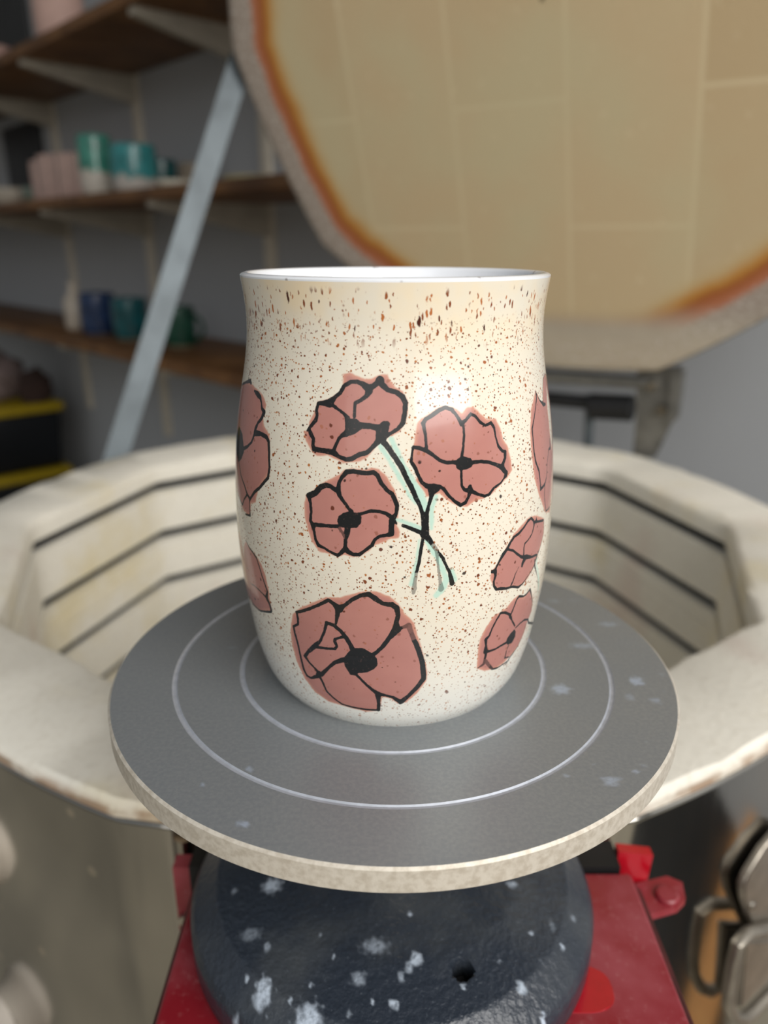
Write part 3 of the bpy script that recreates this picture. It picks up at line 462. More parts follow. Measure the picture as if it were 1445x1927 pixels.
# ------------------------------------------------------------------ banding wheel
wheel = thing('banding_wheel', 'grey metal potter\'s turntable on a heavy dark base, standing on the red box', 'turntable', (0, 0, -.104))
def spots(XY, lst, plane_z, hit=None):
    f = np.zeros(XY.shape[0])
    ph = np.sin(XY[:, 0]*2600+1.3)+np.sin(XY[:, 1]*2300+.5)+np.sin((XY[:, 0]+XY[:, 1])*1500)
    for (px, py, rx, ry, it) in lst:
        c = at_z(px, py, plane_z); a = at_z(px+rx, py, plane_z); b = at_z(px, py+ry, plane_z)
        ra = max((a-c).length, .0004); rb = max((b-c).length, .0004)
        d = np.sqrt(((XY[:, 0]-c.x)/ra)**2+((XY[:, 1]-c.y)/rb)**2)*(1+.13*ph)
        f = np.maximum(f, it*np.clip(1.5-d, 0, 1)/1.0)
    return np.clip(f, 0, 1)
def spot_lathe(name, prof, n, mats, midx, lst, pz, parent, hole=None):
    prof = np.array(prof); nr = len(prof); a = np.linspace(0, 2*PI, n, endpoint=False)
    co = np.stack([prof[:, 0][:, None]*np.cos(a)[None], prof[:, 0][:, None]*np.sin(a)[None], prof[:, 1][:, None]*np.ones((1, n))], -1)
    X = co.reshape(-1, 3)
    f = spots(X[:, :2], lst, pz); f[X[:, 2] < pz-.02] = 0
    h = np.zeros(len(X))
    if hole:
        c = at_z(hole[0], hole[1], hole[3]); d = np.hypot(X[:, 0]-c.x, X[:, 1]-c.y)
        h = np.clip((hole[2]-d)/.0006+.5, 0, 1); X[:, 2] -= .006*h
        co = X.reshape(co.shape)
    me = grid_mesh(name, co, nr, n, dict(spot=f, hole=h))
    o = link(name, me, mats, parent)
    if midx is not None:
        me.polygons.foreach_set('material_index', np.repeat(np.array(midx, np.int32), n)); me.update()
    return o
RD = .08772
prof = []; mi = []
def seg(r0, z0, r1, z1, n, m):
    for k in range(n):
        prof.append((r0+(r1-r0)*k/n, z0+(z1-z0)*k/n)); mi.append(m)
seg(.0002, 0, .0474, 0, 48, 0)
for rg, nx in ((.0482, .0678), (.0686, RD-.0007)):
    seg(rg-.0008, 0, rg-.0004, -.0004, 1, 1); seg(rg-.0004, -.0004, rg+.0004, -.0004, 1, 1); seg(rg+.0004, -.0004, rg+.0008, 0, 1, 1)
    seg(rg+.0008, 0, nx, 0, 20, 0)
seg(RD-.0007, 0, RD, -.0006, 1, 2); seg(RD, -.0006, RD, -.0066, 3, 2); seg(RD, -.0066, RD-.0006, -.0072, 1, 2); seg(RD-.0006, -.0072, .02, -.0072, 4, 0); seg(.02, -.0072, .018, -.016, 2, 0)
prof.append((.018, -.016))
DS = [(1055, 1297, 18, 9, .8), (1198, 1282, 14, 8, .9), (1185, 1312, 10, 8, .5), (1233, 1318, 12, 6, .6), (1097, 1215, 28, 6, .55), (1145, 1175, 22, 5, .55),
      (1042, 1131, 14, 4, .5), (1150, 1470, 17, 10, .7), (1195, 1453, 7, 6, .7), (1213, 1440, 9, 5, .45), (1065, 1460, 5, 4, .7), (1117, 1435, 4, 3, .6), (458, 1550, 13, 7, .8), (470, 1447, 9, 5, .7),
      (383, 1477, 6, 4, .7), (437, 1219, 12, 4, .4), (1020, 1215, 8, 4, .3), (1080, 1130, 18, 4, .35), (1246, 1270, 9, 5, .4), (1250, 1300, 7, 4, .35), (975, 1330, 8, 4, .3), (885, 1505, 6, 3, .4), (620, 1545, 5, 3, .3), (1215, 1395, 5, 8, .35), (560, 1215, 10, 3, .25),(1120,1250,30,8,.22),(1180,1210,34,12,.22)]  # the last two broad, faint spots paint a bluish sheen
spot_lathe('wheel_head', prof, 300, [M_DISC, M_GROOVE, M_ALEDGE], mi, DS, 0, wheel)
ZB = -.104
prof = []; mi = []
seg(.0125, -.0745, .022, -.0765, 6, 0); seg(.022, -.0765, .045, -.079, 22, 0); seg(.045, -.079, .062, -.0835, 20, 0); seg(.062, -.0835, .0662, -.0868, 6, 0)
seg(.0662, -.0868, .070, -.0898, 5, 0); seg(.070, -.0898, .0716, -.0928, 3, 0); seg(.0716, -.0928, .0716, -.1015, 3, 0); seg(.0716, -.1015, .070, ZB, 2, 0); seg(.070, ZB, .01, ZB, 3, 0)
prof.append((.01, ZB))
BS = [(512, 1667, 18, 14, .7), (471, 1746, 22, 13, .4), (502, 1771, 8, 8, .55), (493, 1842, 15, 20, 1.0), (578, 1895, 24, 26, .8), (705, 1783, 28, 15, .45), (783, 1805, 11, 12, .75), (770, 1818, 7, 10, .6), (755, 1833, 6, 10, .55), (674, 1836, 14, 13, .5),
      (742, 1877, 9, 9, .8), (963, 1665, 10, 7, .6), (770, 1729, 4, 5, .8), (982, 1836, 9, 9, .8), (1029, 1874, 5, 15, 1.0), (1001, 1745, 5, 4, .7), (1061, 1755, 5, 5, .7), (873, 1844, 4, 5, 1.0), (699, 1872, 4, 4, .9), (461, 1816, 4, 5, 1.0), (586, 1841, 4, 4, .9), (438, 1864, 9, 10, .6),
      (545, 1862, 5, 5, .8), (1040, 1725, 8, 14, .35), (440, 1665, 7, 6, .5), (628, 1800, 3, 4, .7), (657, 1890, 6, 8, .5), (610, 1910, 5, 6, .7), (940, 1800, 4, 4, .5), (1020, 1790, 4, 5, .4), (890, 1905, 4, 4, .5), (525, 1905, 4, 4, .6), (603, 1760, 4, 4, .5), (1082, 1700, 6, 8, .4)]
base = spot_lathe('base', prof, 340, [M_BASE], None, BS, -.079, wheel, hole=(870, 1820, .0029, -.0795))
base['label'] = 'dark blue-black cast base with glaze splashes'
bm = bmesh.new(); add_lathe(bm, [(.0125, -.0745), (.0125, -.016), (.0, -.016)], 40); obj('shaft', bm, M_BRIGHT, wheel)

# ------------------------------------------------------------------ kiln
KC = Vector((-.0067, .378, -.095))
RIMZ = -.0925
kiln = thing('pottery_kiln', 'open top-loading electric kiln with pale firebrick lining and steel jacket', 'kiln', (KC.x, KC.y, FLOOR))
CI = .292                      # corner radius of the ten-sided opening
CO = CI + .0685
def deca(a, cr, rnd=0.0):
    k = ((a % (2*PI/10)) - PI/10)
    d = cr*math.cos(PI/10)/math.cos(k)
    return d*(1-rnd) + rnd*cr*.977
NA = 120
ANG = [2*PI*k/NA for k in range(NA)]
def ring_loft(bm, rings, close=True):
    """rings: list of functions angle -> (r, z)"""
    V = [[bm.verts.new((KC.x+f(a)[0]*math.cos(a), KC.y+f(a)[0]*math.sin(a), f(a)[1])) for a in ANG] for f in rings]
    for i in range(len(V)-1):
        for k in range(NA):
            k2 = (k+1) % NA; bm.faces.new((V[i][k], V[i][k2], V[i+1][k2], V[i+1][k]))
    return V
def rout(dr, z, rnd=.62): return lambda a: (deca(a, CO, rnd)+dr, z)
def rin(dr, z): return lambda a: (deca(a, CI)+dr, z)
KB = -.74
GZ = [-.1165-.0545*k for k in range(10)]
rings = [rout(-.004, KB), rout(-.004, -.102), rout(-.001, -.100), rout(-.0005, RIMZ-.003), rout(-.004, RIMZ), rin(.006, RIMZ), rin(.001, RIMZ-.003), rin(0, RIMZ-.006)]
for g in GZ:
    rings += [rin(0, g+.0052), rin(.006, g+.0035), rin(.016, g-.0015), rin(.016, g-.006), rin(.004, g-.0062), rin(0, g-.0072)]
    if GZ.index(g) % 2 == 1: rings += [rin(0, g-.0195), rin(.0015, g-.0205), rin(0, g-.0215)]
rings += [rin(0, KB+.06)]
bm = bmesh.new(); V = ring_loft(bm, rings); bm.faces.new(V[-1]); bm.faces.new(V[0][::-1])
for v in bm.verts:            # chips and wear along the brick edges
    if abs(v.co.z-RIMZ) < .004: 
        v.co += Vector((random.gauss(0, .0005), random.gauss(0, .0005), random.gauss(0, .0005)))
obj('firebrick_wall', bm, M_BRICK, kiln)['label'] = 'pale ten-sided firebrick wall with grooves for the elements'
for g in GZ[:5]:
    bm = bmesh.new()
    add_tube(bm, [(KC.x+(deca(a, CI)+.0085)*math.cos(a), KC.y+(deca(a, CI)+.0085)*math.sin(a), g-.0018) for a in ANG], .0036, 8, True)
    obj('heating_element', bm, M_ELEM, kiln)
# steel jacket: open in front where the control box is mounted
bm = bmesh.new()
def jr(dr): return lambda a, z: (KC.x+(deca(a, CO, .0 if z < -.13 else .45)+dr)*math.cos(a), KC.y+(deca(a, CO, .0 if z < -.13 else .45)+dr)*math.sin(a), z)
def jpt(a, z, dr=0.0):
    w = min(1, max(0, (-.100-z)/.05)); rr = deca(a, CO, .62) - .0012 + dr
    return (KC.x+rr*math.cos(a), KC.y+rr*math.sin(a), z)
JZ = [-.1012, -.104, -.112, -.122, -.135, -.15, -.18, -.22, -.28, -.36, -.5, -.65, KB]
a0, a1 = math.radians(-90+13.6), math.radians(270-13.15)
JA = [a0+(a1-a0)*k/220 for k in range(221)]
V = [[bm.verts.new(jpt(a, z)) for a in JA] for z in JZ]
for i in range(len(V)-1):
    for k in range(220): bm.faces.new((V[i][k], V[i][k+1], V[i+1][k+1], V[i+1][k]))
jk = obj('jacket', bm, M_STEEL, kiln); jk['label'] = 'polished stainless steel outer jacket'
so = jk.modifiers.new('thick', 'SOLIDIFY'); so.thickness = .001; so.offset = -1
bm = bmesh.new()              # rolled edge of the jacket beside the control box
e0 = Vector(jpt(a1, -.15)); 
pts = [Vector(jpt(a1, z)) + Vector((.001, -.002, 0)) for z in (-.1035, -.112, -.13, -.2, -.3, -.5, KB)]
add_tube(bm, pts, .0042, 12); obj('jacket_seam', bm, M_BRIGHT, kiln)['label'] = 'bright rolled steel edge'
# legs
for k in range(4):
    a = PI/4+k*PI/2
    bm = bmesh.new(); c = (KC.x+.27*math.cos(a), KC.y+.27*math.sin(a))
    add_box(bm, (c[0]-.02, c[1]-.02, FLOOR), (c[0]+.02, c[1]+.02, KB), None, .003); obj('leg', bm, M_BLACK, kiln)

# lid, propped open
PHI, TAU = math.radians(58.1), math.radians(-17.6)
u_ = Vector((math.cos(PHI), math.sin(PHI), 0)); e_ = Vector((-math.sin(PHI), math.cos(PHI), 0))
up_ = u_*math.sin(TAU) + Z3*math.cos(TAU); n_ = e_.cross(up_)
LC = KC + u_*.2194 + e_*(-.0285) + Z3*.4217
LA = .344                       # apothem
LM = frame(LC, e_, up_, n_)
def lidr(a, ap, rnd=.35):       # angle from the local x axis; an edge faces straight down
    k = ((a+PI/2+PI/10) % (2*PI/10)) - PI/10
    return ap/math.cos(k)*(1-rnd) + rnd*ap*1.027
NL = 200
fr = [LA-x for x in (0, .003, .01, .018, .026, .033, .04, .047, .055, .065, .08, .1, .14, .2, .28)]
rows = []; edg = []
zlid = [.0015 if i == 0 else 0 for i in range(len(fr))]
seqs = [(LA, .064, 0), (LA, .0015, 0)] + [(f_, 0, LA-f_) for f_ in fr[1:]] + [(.002, 0, LA)]
for ap, z, e in seqs:
    row = []
    for k in range(NL):
        a = 2*PI*k/NL; r = lidr(a, ap); row.append(LM @ Vector((r*math.cos(a), r*math.sin(a), z)))
    rows.append(row); edg.append([e]*NL)
lid_e = thing('tmp', None, None); bpy.data.objects.remove(lid_e)
loc = np.array([[(LM.inverted() @ p)[:] for p in row] for row in rows])
me = grid_mesh('lid', loc, len(rows), NL, dict(edge=np.array(edg, float)))
lid = bpy.data.objects.new('lid', me); C.objects.link(lid); me.materials.append(M_LID)
lid.matrix_world = LM; bpy.context.view_layer.update()
lid.parent = kiln; lid.matrix_parent_inverse = kiln.matrix_world.inverted(); lid.matrix_world = LM
lid['label'] = 'raised ten-sided firebrick lid with scorched orange edge'
bm = bmesh.new()               # steel band round the lid and its outer skin
prev = None
RW = []
for ap, z in ((LA-.02, .0655), (LA+.0012, .0655), (LA+.0016, .0045), (LA+.0006, .0035)):
    RW.append([bm.verts.new(LM @ Vector((lidr(2*PI*k/NL, ap)*math.cos(2*PI*k/NL), lidr(2*PI*k/NL, ap)*math.sin(2*PI*k/NL), z))) for k in range(NL)])
for i in range(3):
    for k in range(NL): bm.faces.new((RW[i][k], RW[i][(k+1) % NL], RW[i+1][(k+1) % NL], RW[i+1][k]))
bm.faces.new(RW[0])
band = obj('lid_band', bm, M_HINGE); band.parent = lid; bpy.context.view_layer.update(); band.matrix_parent_inverse = lid.matrix_world.inverted()
# hinge at the back: bar, dark spring drum and side plates
HP = LC - up_*(LA+.006) + n_*.02
def hp(px, py, off=0.0): return at(px, py, HP + u_*off, u_)
bm = bmesh.new()
a, b = hp(1018, 716), hp(1222, 720); ex = e_*.14
a2 = a + e_*.20; add_tube(bm, [a2, b], .0075, 12)
hg = obj('hinge', bm, M_HINGE, kiln); hg['label'] = 'grey steel hinge bar below the lid'
def child_of(o, p): 
    bpy.context.view_layer.update(); o.parent = p; o.matrix_parent_inverse = p.matrix_world.inverted(); return o
bm = bmesh.new(); add_tube(bm, [hp(1112, 764, .01), hp(1190, 768, .01)], .0150, 20); child_of(obj('hinge_spring', bm, M_BLACK), hg)
bm = bmesh.new(); add_tube(bm, [hp(1018, 752, .012)+e_*.2, hp(1112, 758, .012)], .0085, 14); child_of(obj('hinge_rod', bm, M_BLACK), hg)
bm = bmesh.new(); add_tube(bm, [hp(1110, 742, .015), hp(1106, 860, .02)], .0055, 10); child_of(obj('hinge_pin', bm, M_GREYMETAL), hg)
bm = bmesh.new()
pl = [hp(1198, 700, -.004), hp(1282, 688, -.004), hp(1280, 745, -.004), hp(1262, 800, -.004), hp(1232, 862, .0), hp(1190, 862, .0), hp(1196, 790, -.004)]
va = [bm.verts.new(p) for p in pl]; vb = [bm.verts.new(p+u_*.005) for p in pl]
bm.faces.new(va); bm.faces.new(vb[::-1])
for i in range(len(pl)): bm.faces.new((va[i], va[(i+1) % len(pl)], vb[(i+1) % len(pl)], vb[i]))
hpl = child_of(obj('hinge_plate', bm, M_HINGE, None, False), hg)
bm = bmesh.new()
pl2 = [hp(1262, 700, -.008), hp(1284, 700, -.008), hp(1272, 790, -.008), hp(1254, 806, -.008)]
va = [bm.verts.new(p) for p in pl2]; vb = [bm.verts.new(p+u_*.02) for p in pl2]
bm.faces.new(va); bm.faces.new(vb[::-1])
for i in range(4): bm.faces.new((va[i], va[(i+1) % 4], vb[(i+1) % 4], vb[i]))
child_of(obj('hinge_flange', bm, M_HINGE, None, False), hg)
for px, py in ((1247, 770), (1228, 726)):
    bm = bmesh.new(); c = hp(px, py, -.003); add_tube(bm, [c, c-u_*.009], [.0065, .005], 10); child_of(obj('bolt', bm, M_BRIGHT), hg)
# prop arm: flat strip from the kiln's left side up to the lid
A = at(221, 852, (-.318, .607, -.095), (0, 1, 0)); B_ = None
dv = ray(448, 130); dv.normalize()
# the far end meets the lid's left side
B_ = CAM + dv*((LC + e_*.33 + up_*.05 + n_*.045 - CAM).length)
_t = (B_-A).normalized(); A = A - _t*.06; B_ = B_ + _t*.04
bm = bmesh.new()
t_ = (B_-A).normalized(); view = (A-CAM).normalized(); sx = t_.cross(view).normalized(); sy = t_.cross(sx)
for w0, w1, d0, d1 in ((-.0125, .0125, 0, .002), (-.0125, -.0105, -.008, 0)):
    c8 = []
    for p in (A, B_):
        for (x, y) in ((w0, d0), (w1, d0), (w1, d1), (w0, d1)): c8.append(bm.verts.new(p + sx*x + sy*y))
    for f in ((0, 1, 2, 3), (7, 6, 5, 4), (0, 4, 5, 1), (1, 5, 6, 2), (2, 6, 7, 3), (3, 7, 4, 0)): bm.faces.new([c8[i] for i in f])
arm = obj('support_arm', bm, M_GREYMETAL, kiln, False); arm['label'] = 'grey angled steel prop arm holding the lid'
for p in (A + t_*.012, B_ - t_*.012):
    bm = bmesh.new(); add_tube(bm, [p - sy*.004, p + sy*.012], .006, 12); child_of(obj('bolt', bm, M_BRIGHT), arm)

# control box with its mount
bm = bmesh.new()
X0, X1, Y0, Y1 = -.0752, .0938, -.112, .0155
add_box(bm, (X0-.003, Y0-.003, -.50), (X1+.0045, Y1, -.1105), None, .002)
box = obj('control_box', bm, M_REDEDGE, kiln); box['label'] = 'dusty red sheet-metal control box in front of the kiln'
bm = bmesh.new()
nx, ny = 60, 46
add_box(bm, (X0, Y0, -.110), (X1, Y1, -.104), None, .0016, 3)
child_of(obj('top_panel', bm, M_RED), box)
bm = bmesh.new(); c = at_z(1095, 1872, -.104)      # clean, unfaded patch beside the wheel
rr = .0105; pts = []
for k in range(32):
    a = 2*PI*k/32; pts.append((.060+math.copysign(abs(math.cos(a))**.7, math.cos(a))*.0125, -.0335+math.copysign(abs(math.sin(a))**.7, math.sin(a))*.0085))
add_prism(bm, pts, -.1041, -.10365); bmesh.ops.bevel(bm, geom=[e for e in bm.edges if abs(e.verts[0].co.z+.10365) < 1e-6 and abs(e.verts[1].co.z+.10365) < 1e-6], offset=.0003, segments=2, affect='EDGES')
child_of(obj('button_plate', bm, M_REDWET), box)['label'] = 'shiny bright red raised patch'
bm = bmesh.new()
add_box(bm, (X0-.004, Y1+.001, -.45), (X1-.004, .0305, -.1024)); child_of(obj('dark_gap_block', bm, M_BLACK), box)  # black block painting in the dark of the gap behind the box
for pts in ([(-.0865, -.1055), (-.0795, -.1055), (-.0795, -.30), (-.0865, -.30)], [(.0905, -.1005), (.1045, -.1025), (.1025, -.135), (.0995, -.30), (.0905, -.30)]):
    bm = bmesh.new(); mm = frame(Vector((0, .0190 if pts[0][0] < 0 else .0225, 0)), Vector((1, 0, 0)), Z3, Vector((0, -1, 0)))
    add_prism(bm, pts, 0, -.007 if pts[0][0] < 0 else -.0045, mm); child_of(obj('mount_flange', bm, M_REDWET if pts[0][0] > 0 else M_RED, None, False), box)
bm = bmesh.new(); tp = [at_z(1196, 1662, -.115), at_z(1255, 1648, -.115), at_z(1284, 1660, -.115), at_z(1290, 1690, -.115), at_z(1275, 1705, -.115), at_z(1216, 1722, -.115)]
tp = [(p.x, p.y) for p in tp]; add_prism(bm, tp, -.115, -.1185)
tab = child_of(obj('mount_tab', bm, M_RED, None, False), box)
bm = bmesh.new(); c = at_z(1256, 1680, -.113); add_lathe(bm, [(.0046, -.115), (.0046, -.1138), (.0038, -.1131), (0, -.1129)], 24, (c.x, c.y, 0)); child_of(obj('rivet', bm, M_RED), tab)
bm = bmesh.new(); c = at_z(343, 1692, -.13); add_tube(bm, [(-.0835, .0195, -.131), (-.0835, .0165, -.131)], .0025, 12); child_of(obj('screw', bm, M_BRIGHT), box)

# peephole plugs in the left jacket panel
def jacket_hit(px, py):
    d = ray(px, py); lo = .15
    for k in range(4000):
        t = .15+k*.00012; p = CAM + d*t
        if p.z < -.1 and math.hypot(p.x-KC.x, p.y-KC.y) < deca(math.atan2(p.y-KC.y, p.x-KC.x), CO, .62)+.0005: return p
    return None
def plug(px, py, r, L, label):
    p = jacket_hit(px, py); n = Vector((p.x-KC.x, p.y-KC.y, 0)).normalized()
    z = n; x = Vector((0, 0, 1)).cross(z).normalized(); y = z.cross(x)
    m = frame(p - n*.0015, x, y, z); bm = bmesh.new()
    add_lathe(bm, [(0, -.0008), (r*.78, -.0006), (r*.86, L*.35), (r*.97, L*.5), (r, L*.58), (r*.98, L*.72), (r*.90, L*.88), (r*.7, L*.97), (r*.4, L), (0, L*1.0)], 48, (0, 0, 0), m)
    return tag(obj('peephole_plug', bm, M_PLUG), label, 'plug', 'white plugs in the kiln jacket')
PLUGS = [plug(-72, 1628, .0228, .027, 'white ceramic peephole plug in the steel jacket, the upper of two at left'),
         plug(4, 1922, .0235, .027, 'white ceramic peephole plug in the steel jacket, the lower one at the bottom left')]
# latches on the right jacket panel
def latch_part(name, bm, m, p): return child_of(obj(name, bm, m), p) if p else obj(name, bm, m, kiln)
p1 = jacket_hit(1425, 1700); n1 = Vector((p1.x-KC.x, p1.y-KC.y, 0)).normalized(); x1 = Z3.cross(n1).normalized()
LMx = frame(p1+n1*.0005, x1, Z3, n1); LMi = LMx.inverted()
def lp(px, py, h):             # point at height h above the jacket, in the latch's own frame
    q = LMi @ at(px, py, p1+n1*(h+.0005), n1); return (q.x, q.y)
bm = bmesh.new()
pl = [lp(*q, .0045) for q in ((1472, 1560), (1440, 1598), (1408, 1650), (1399, 1672), (1401, 1700), (1414, 1730), (1430, 1768), (1470, 1775), (1520, 1700), (1520, 1580))]
add_prism(bm, pl, .0, .0045, LMx); bmesh.ops.bevel(bm, geom=bm.edges[:], offset=.0016, segments=3, affect='EDGES')
lt = latch_part('latch', bm, M_LATCH, None); lt['label'] = 'steel toggle latch on the right of the jacket'
bm = bmesh.new()
pts = [LMx @ Vector((*lp(*q, .008), .008)) for q in ((1500, 1742), (1440, 1748), (1406, 1756), (1388, 1776), (1380, 1810), (1372, 1860), (1370, 1892), (1380, 1914), (1398, 1918), (1416, 1904), (1450, 1868), (1500, 1800))]
add_tube(bm, pts, .0034, 12); latch_part('latch_loop', bm, M_LATCH, lt)
bm = bmesh.new()
pl = [lp(*q, .0065) for q in ((1404, 1772), (1470, 1768), (1450, 1850), (1392, 1902))]
add_prism(bm, pl, .001, .0065, LMx); bmesh.ops.bevel(bm, geom=bm.edges[:], offset=.0015, segments=3, affect='EDGES'); latch_part('latch_lever', bm, M_LATCH, lt)
for q in ((1397, 1660), (1413, 1703)):
    c = lp(*q, .0045) if q[0] > 1400 else lp(*q, .001)
    bm = bmesh.new(); z0 = .0042 if q[0] > 1400 else 0
    add_lathe(bm, [(.0022, z0), (.0022, z0+.001), (.0014, z0+.0018), (0, z0+.002)], 16, (0, 0, 0), LMx @ Matrix.Translation((c[0], c[1], 0))); latch_part('rivet', bm, M_BRIGHT, lt)

# short board added out of view, standing in for wood reflected in the jacket
pa, pb = Vector((.60, .100, FLOOR+.0075)), Vector((.995, .203, -.755))
ax = (pb-pa).normalized(); sd = Z3.cross(ax).normalized(); nn = ax.cross(sd)
m = frame(pa, ax, sd, nn); Lb = (pb-pa).length
bm = bmesh.new(); add_prism(bm, [(0, -.055), (Lb*.8, -.05), (Lb, -.012), (Lb, .012), (Lb*.8, .05), (0, .055)], 0, .014, m)
tag(obj('reflected_board', bm, M_PLANK, None, False), 'tan wooden board added out of view, standing in for wood reflected in the kiln jacket', 'board')

bm = bmesh.new(); add_box(bm, (.46, -.30, FLOOR), (1.30, .30, FLOOR+.006), Matrix.Rotation(math.radians(-8), 4, 'Z') , .002)  # added mat, unseen, gives the right jacket a dark floor to reflect
tag(obj('reflection_mat', bm, M_BLACK), 'black mat added out of view on the floor to darken the jacket reflections', 'mat')
# ------------------------------------------------------------------ shelves on the back wall
SD = .30; SZ = [.535, .207, -.125]; ST = .022; S0, S1 = .76, 3.55
names = [('top', 'wooden wall shelf board, highest of the three, cut off by the photo top'), ('mid', 'wooden wall shelf board in the middle, holding pale and turquoise pots'), ('low', 'wooden wall shelf board, lowest of the three, holding blue and green mugs')]
for z, (q, lab) in zip(SZ, names):
    bm = bmesh.new(); add_box(bm, (S0, -SD, z), (S1, -.012, z+ST), WM, .0015); tag(obj('shelf_board', bm, M_SHELF), lab, 'shelf', 'wall shelf boards')
UPS = [(1.339, 'nearest to the kiln lid'), (1.917, 'in the middle of the three'), (2.484, 'farthest left of the three')]
for s, lab in UPS:
    bm = bmesh.new(); add_box(bm, (s-.018, -.011, -.42), (s+.018, 0, .98), WM, .001)
    tag(obj('shelf_upright', bm, M_RAIL), 'cream slotted metal wall upright behind the shelves, '+lab, 'shelf upright', 'shelf uprights')
    for z, (q, _l) in zip(SZ, names):
        bm = bmesh.new()
        prof2 = [(-.012, z), (-SD+.012, z), (-SD+.012, z-.012), (-.20, z-.030), (-.012, z-.066)]
        mm = frame(WM.translation + D_*s, N_, Z3, D_)
        add_prism(bm, prof2, -.012, .012, mm)
        tag(obj('shelf_bracket', bm, M_BRKT, None, False), 'cream tapered bracket under the '+{'top': 'highest', 'mid': 'middle', 'low': 'lowest'}[q]+' shelf, '+lab, 'shelf bracket', 'shelf brackets')
def pot_at(px, py, zsh, off=None):
    """where the foot of a pot stands on a shelf"""
    return at_z(px, py, zsh)
def pot(name, px, wpx, hpx, zi, label, cat, mat, group, shape='cup', py=None, off=.17):
    ztop = SZ[zi]+ST
    d = ray(px, 457); n0 = N_*(W-off); p = at(px, 457, n0, N_)
    p = Vector((p.x, p.y, ztop)); dep = (p-CAM).dot(F_)
    for _ in range(4):
        v = p-CAM; py_ = 963.5-FPX*v.dot(U_)/v.dot(F_); p = at(px, py_, n0, N_); p = Vector((p.x, p.y, ztop)); dep = (p-CAM).dot(F_)
    k = dep/FPX; r = wpx*k/2; h = hpx*k
    o = thing(name, label, cat, p, group)
    bm = bmesh.new(); t = .0035
    if shape == 'cup': pr = [(0, .003), (r*.80, .003), (r*.84, .0), (r*.90, .002), (r*.98, h*.2), (r, h*.55), (r*.97, h*.95), (r*.96, h), (r*.96-t*.5, h+.001), (r*.96-t, h), (r-t, h*.5), (r*.9-t, h*.12), (0, h*.08)]
    elif shape == 'bowl': pr = [(0, .003), (r*.5, .003), (r*.52, 0), (r*.56, .002), (r*.8, h*.35), (r*.96, h*.8), (r, h), (r-t, h), (r*.9, h*.7), (r*.6, h*.2), (0, h*.12)]
    elif shape == 'dish': pr = [(0, .002), (r*.7, .002), (r*.72, 0), (r*.8, .002), (r, h), (r-t, h), (r*.75, h*.4), (0, h*.35)]
    elif shape == 'bottle': pr = [(0, .002), (r*.8, .002), (r*.85, 0), (r, h*.08), (r, h*.62), (r*.6, h*.74), (r*.42, h*.82), (r*.42, h*.93), (r*.5, h), (r*.36, h), (r*.34, h*.8), (0, h*.78)]
    elif shape == 'flute': pr = [(0, .003), (r*.82, .003), (r*.85, 0), (r*.94, h*.12), (r, h*.5), (r*.96, h), (r*.9, h), (r*.9, h*.2), (0, h*.1)]
    z0 = Matrix.Translation(p)
    add_lathe(bm, pr, 72 if shape == 'flute' else 40, (0, 0, 0), None, None, .07 if shape == 'flute' else 0, 18)
    me = bpy.data.meshes.new('body'); bmesh.ops.recalc_face_normals(bm, faces=bm.faces); bm.to_mesh(me); bm.free()
    b = bpy.data.objects.new('body', me); C.objects.link(b); me.materials.append(mat); b.parent = o
    me.polygons.foreach_set('use_smooth', [True]*len(me.polygons))
    return o, r, h
def handle(o, r, h, mat, ang):
    bm = bmesh.new(); c, s = math.cos(ang), math.sin(ang); pts = []
    for k in range(13):
        a = -PI/2+PI*k/12; x = r*.96+h*.30*math.cos(a); z = h*.5+h*.30*math.sin(a); pts.append((x*c, x*s, z))
    add_tube(bm, pts, .005, 8)
    me = bpy.data.meshes.new('handle'); bmesh.ops.recalc_face_normals(bm, faces=bm.faces); bm.to_mesh(me); bm.free()
    b = bpy.data.objects.new('handle', me); C.objects.link(b); me.materials.append(mat); b.parent = o
    me.polygons.foreach_set('use_smooth', [True]*len(me.polygons))
TEAL = (70, 150, 146)
gm = 'pots on the middle shelf'; gl = 'pots on the lower shelf'
pot('ceramic_bowl', 22, 64, 34, 1, 'low off-white bowl at the left end of the middle shelf', 'bowl', mat_plain('offwhite_glaze', (206, 196, 180), .3, 0, .06, 40), gm, 'bowl', off=.17)
pot('ceramic_bowl', 66, 40, 30, 1, 'small grey-green bowl left of the pink ribbed pot', 'bowl', mat_plain('greygreen_glaze', (126, 140, 128), .3, 0, .1, 40), gm, 'bowl', off=.20)
zt = SZ[1]+ST
tl, trr = at(64, 385, N_*(W-.235), N_).dot(D_), at(152, 372, N_*(W-.235), N_).dot(D_)
M_TILE = mat_plain('pale_pink_clay', (216, 184, 172), .6, 0, .08, 40)
ORD = ['first from the left', 'second from the left', 'third from the left', 'fourth from the left', 'the rightmost one']
for k in range(5):
    w_ = (tl-trr)/5; sa = tl-w_*(k+1)+.0012; sb = tl-w_*k-.0012
    bm = bmesh.new(); add_box(bm, (sa, -.235-.003*(k % 2), zt), (sb, -.125, zt+.104+.003*((k*3) % 4)), WM, .004, 3)
    tag(obj('clay_tile', bm, M_TILE), 'pale pink upright clay tile, '+ORD[k]+' in the row of five', 'tile', 'pink tiles on the middle shelf')
pot('tall_mug', 188, 62, 104, 1, 'tall cup glazed turquoise above and white below', 'cup', mat_twotone('turquoise_over_white', (76, 158, 140), (206, 198, 186), .055), gm, 'cup', off=.22)
pot('ceramic_cup', 258, 84, 84, 1, 'wide turquoise cup with a white dripped foot', 'cup', mat_twotone('teal_drip', (58, 150, 152), (196, 190, 182), .034, .03), gm, 'cup', off=.20)
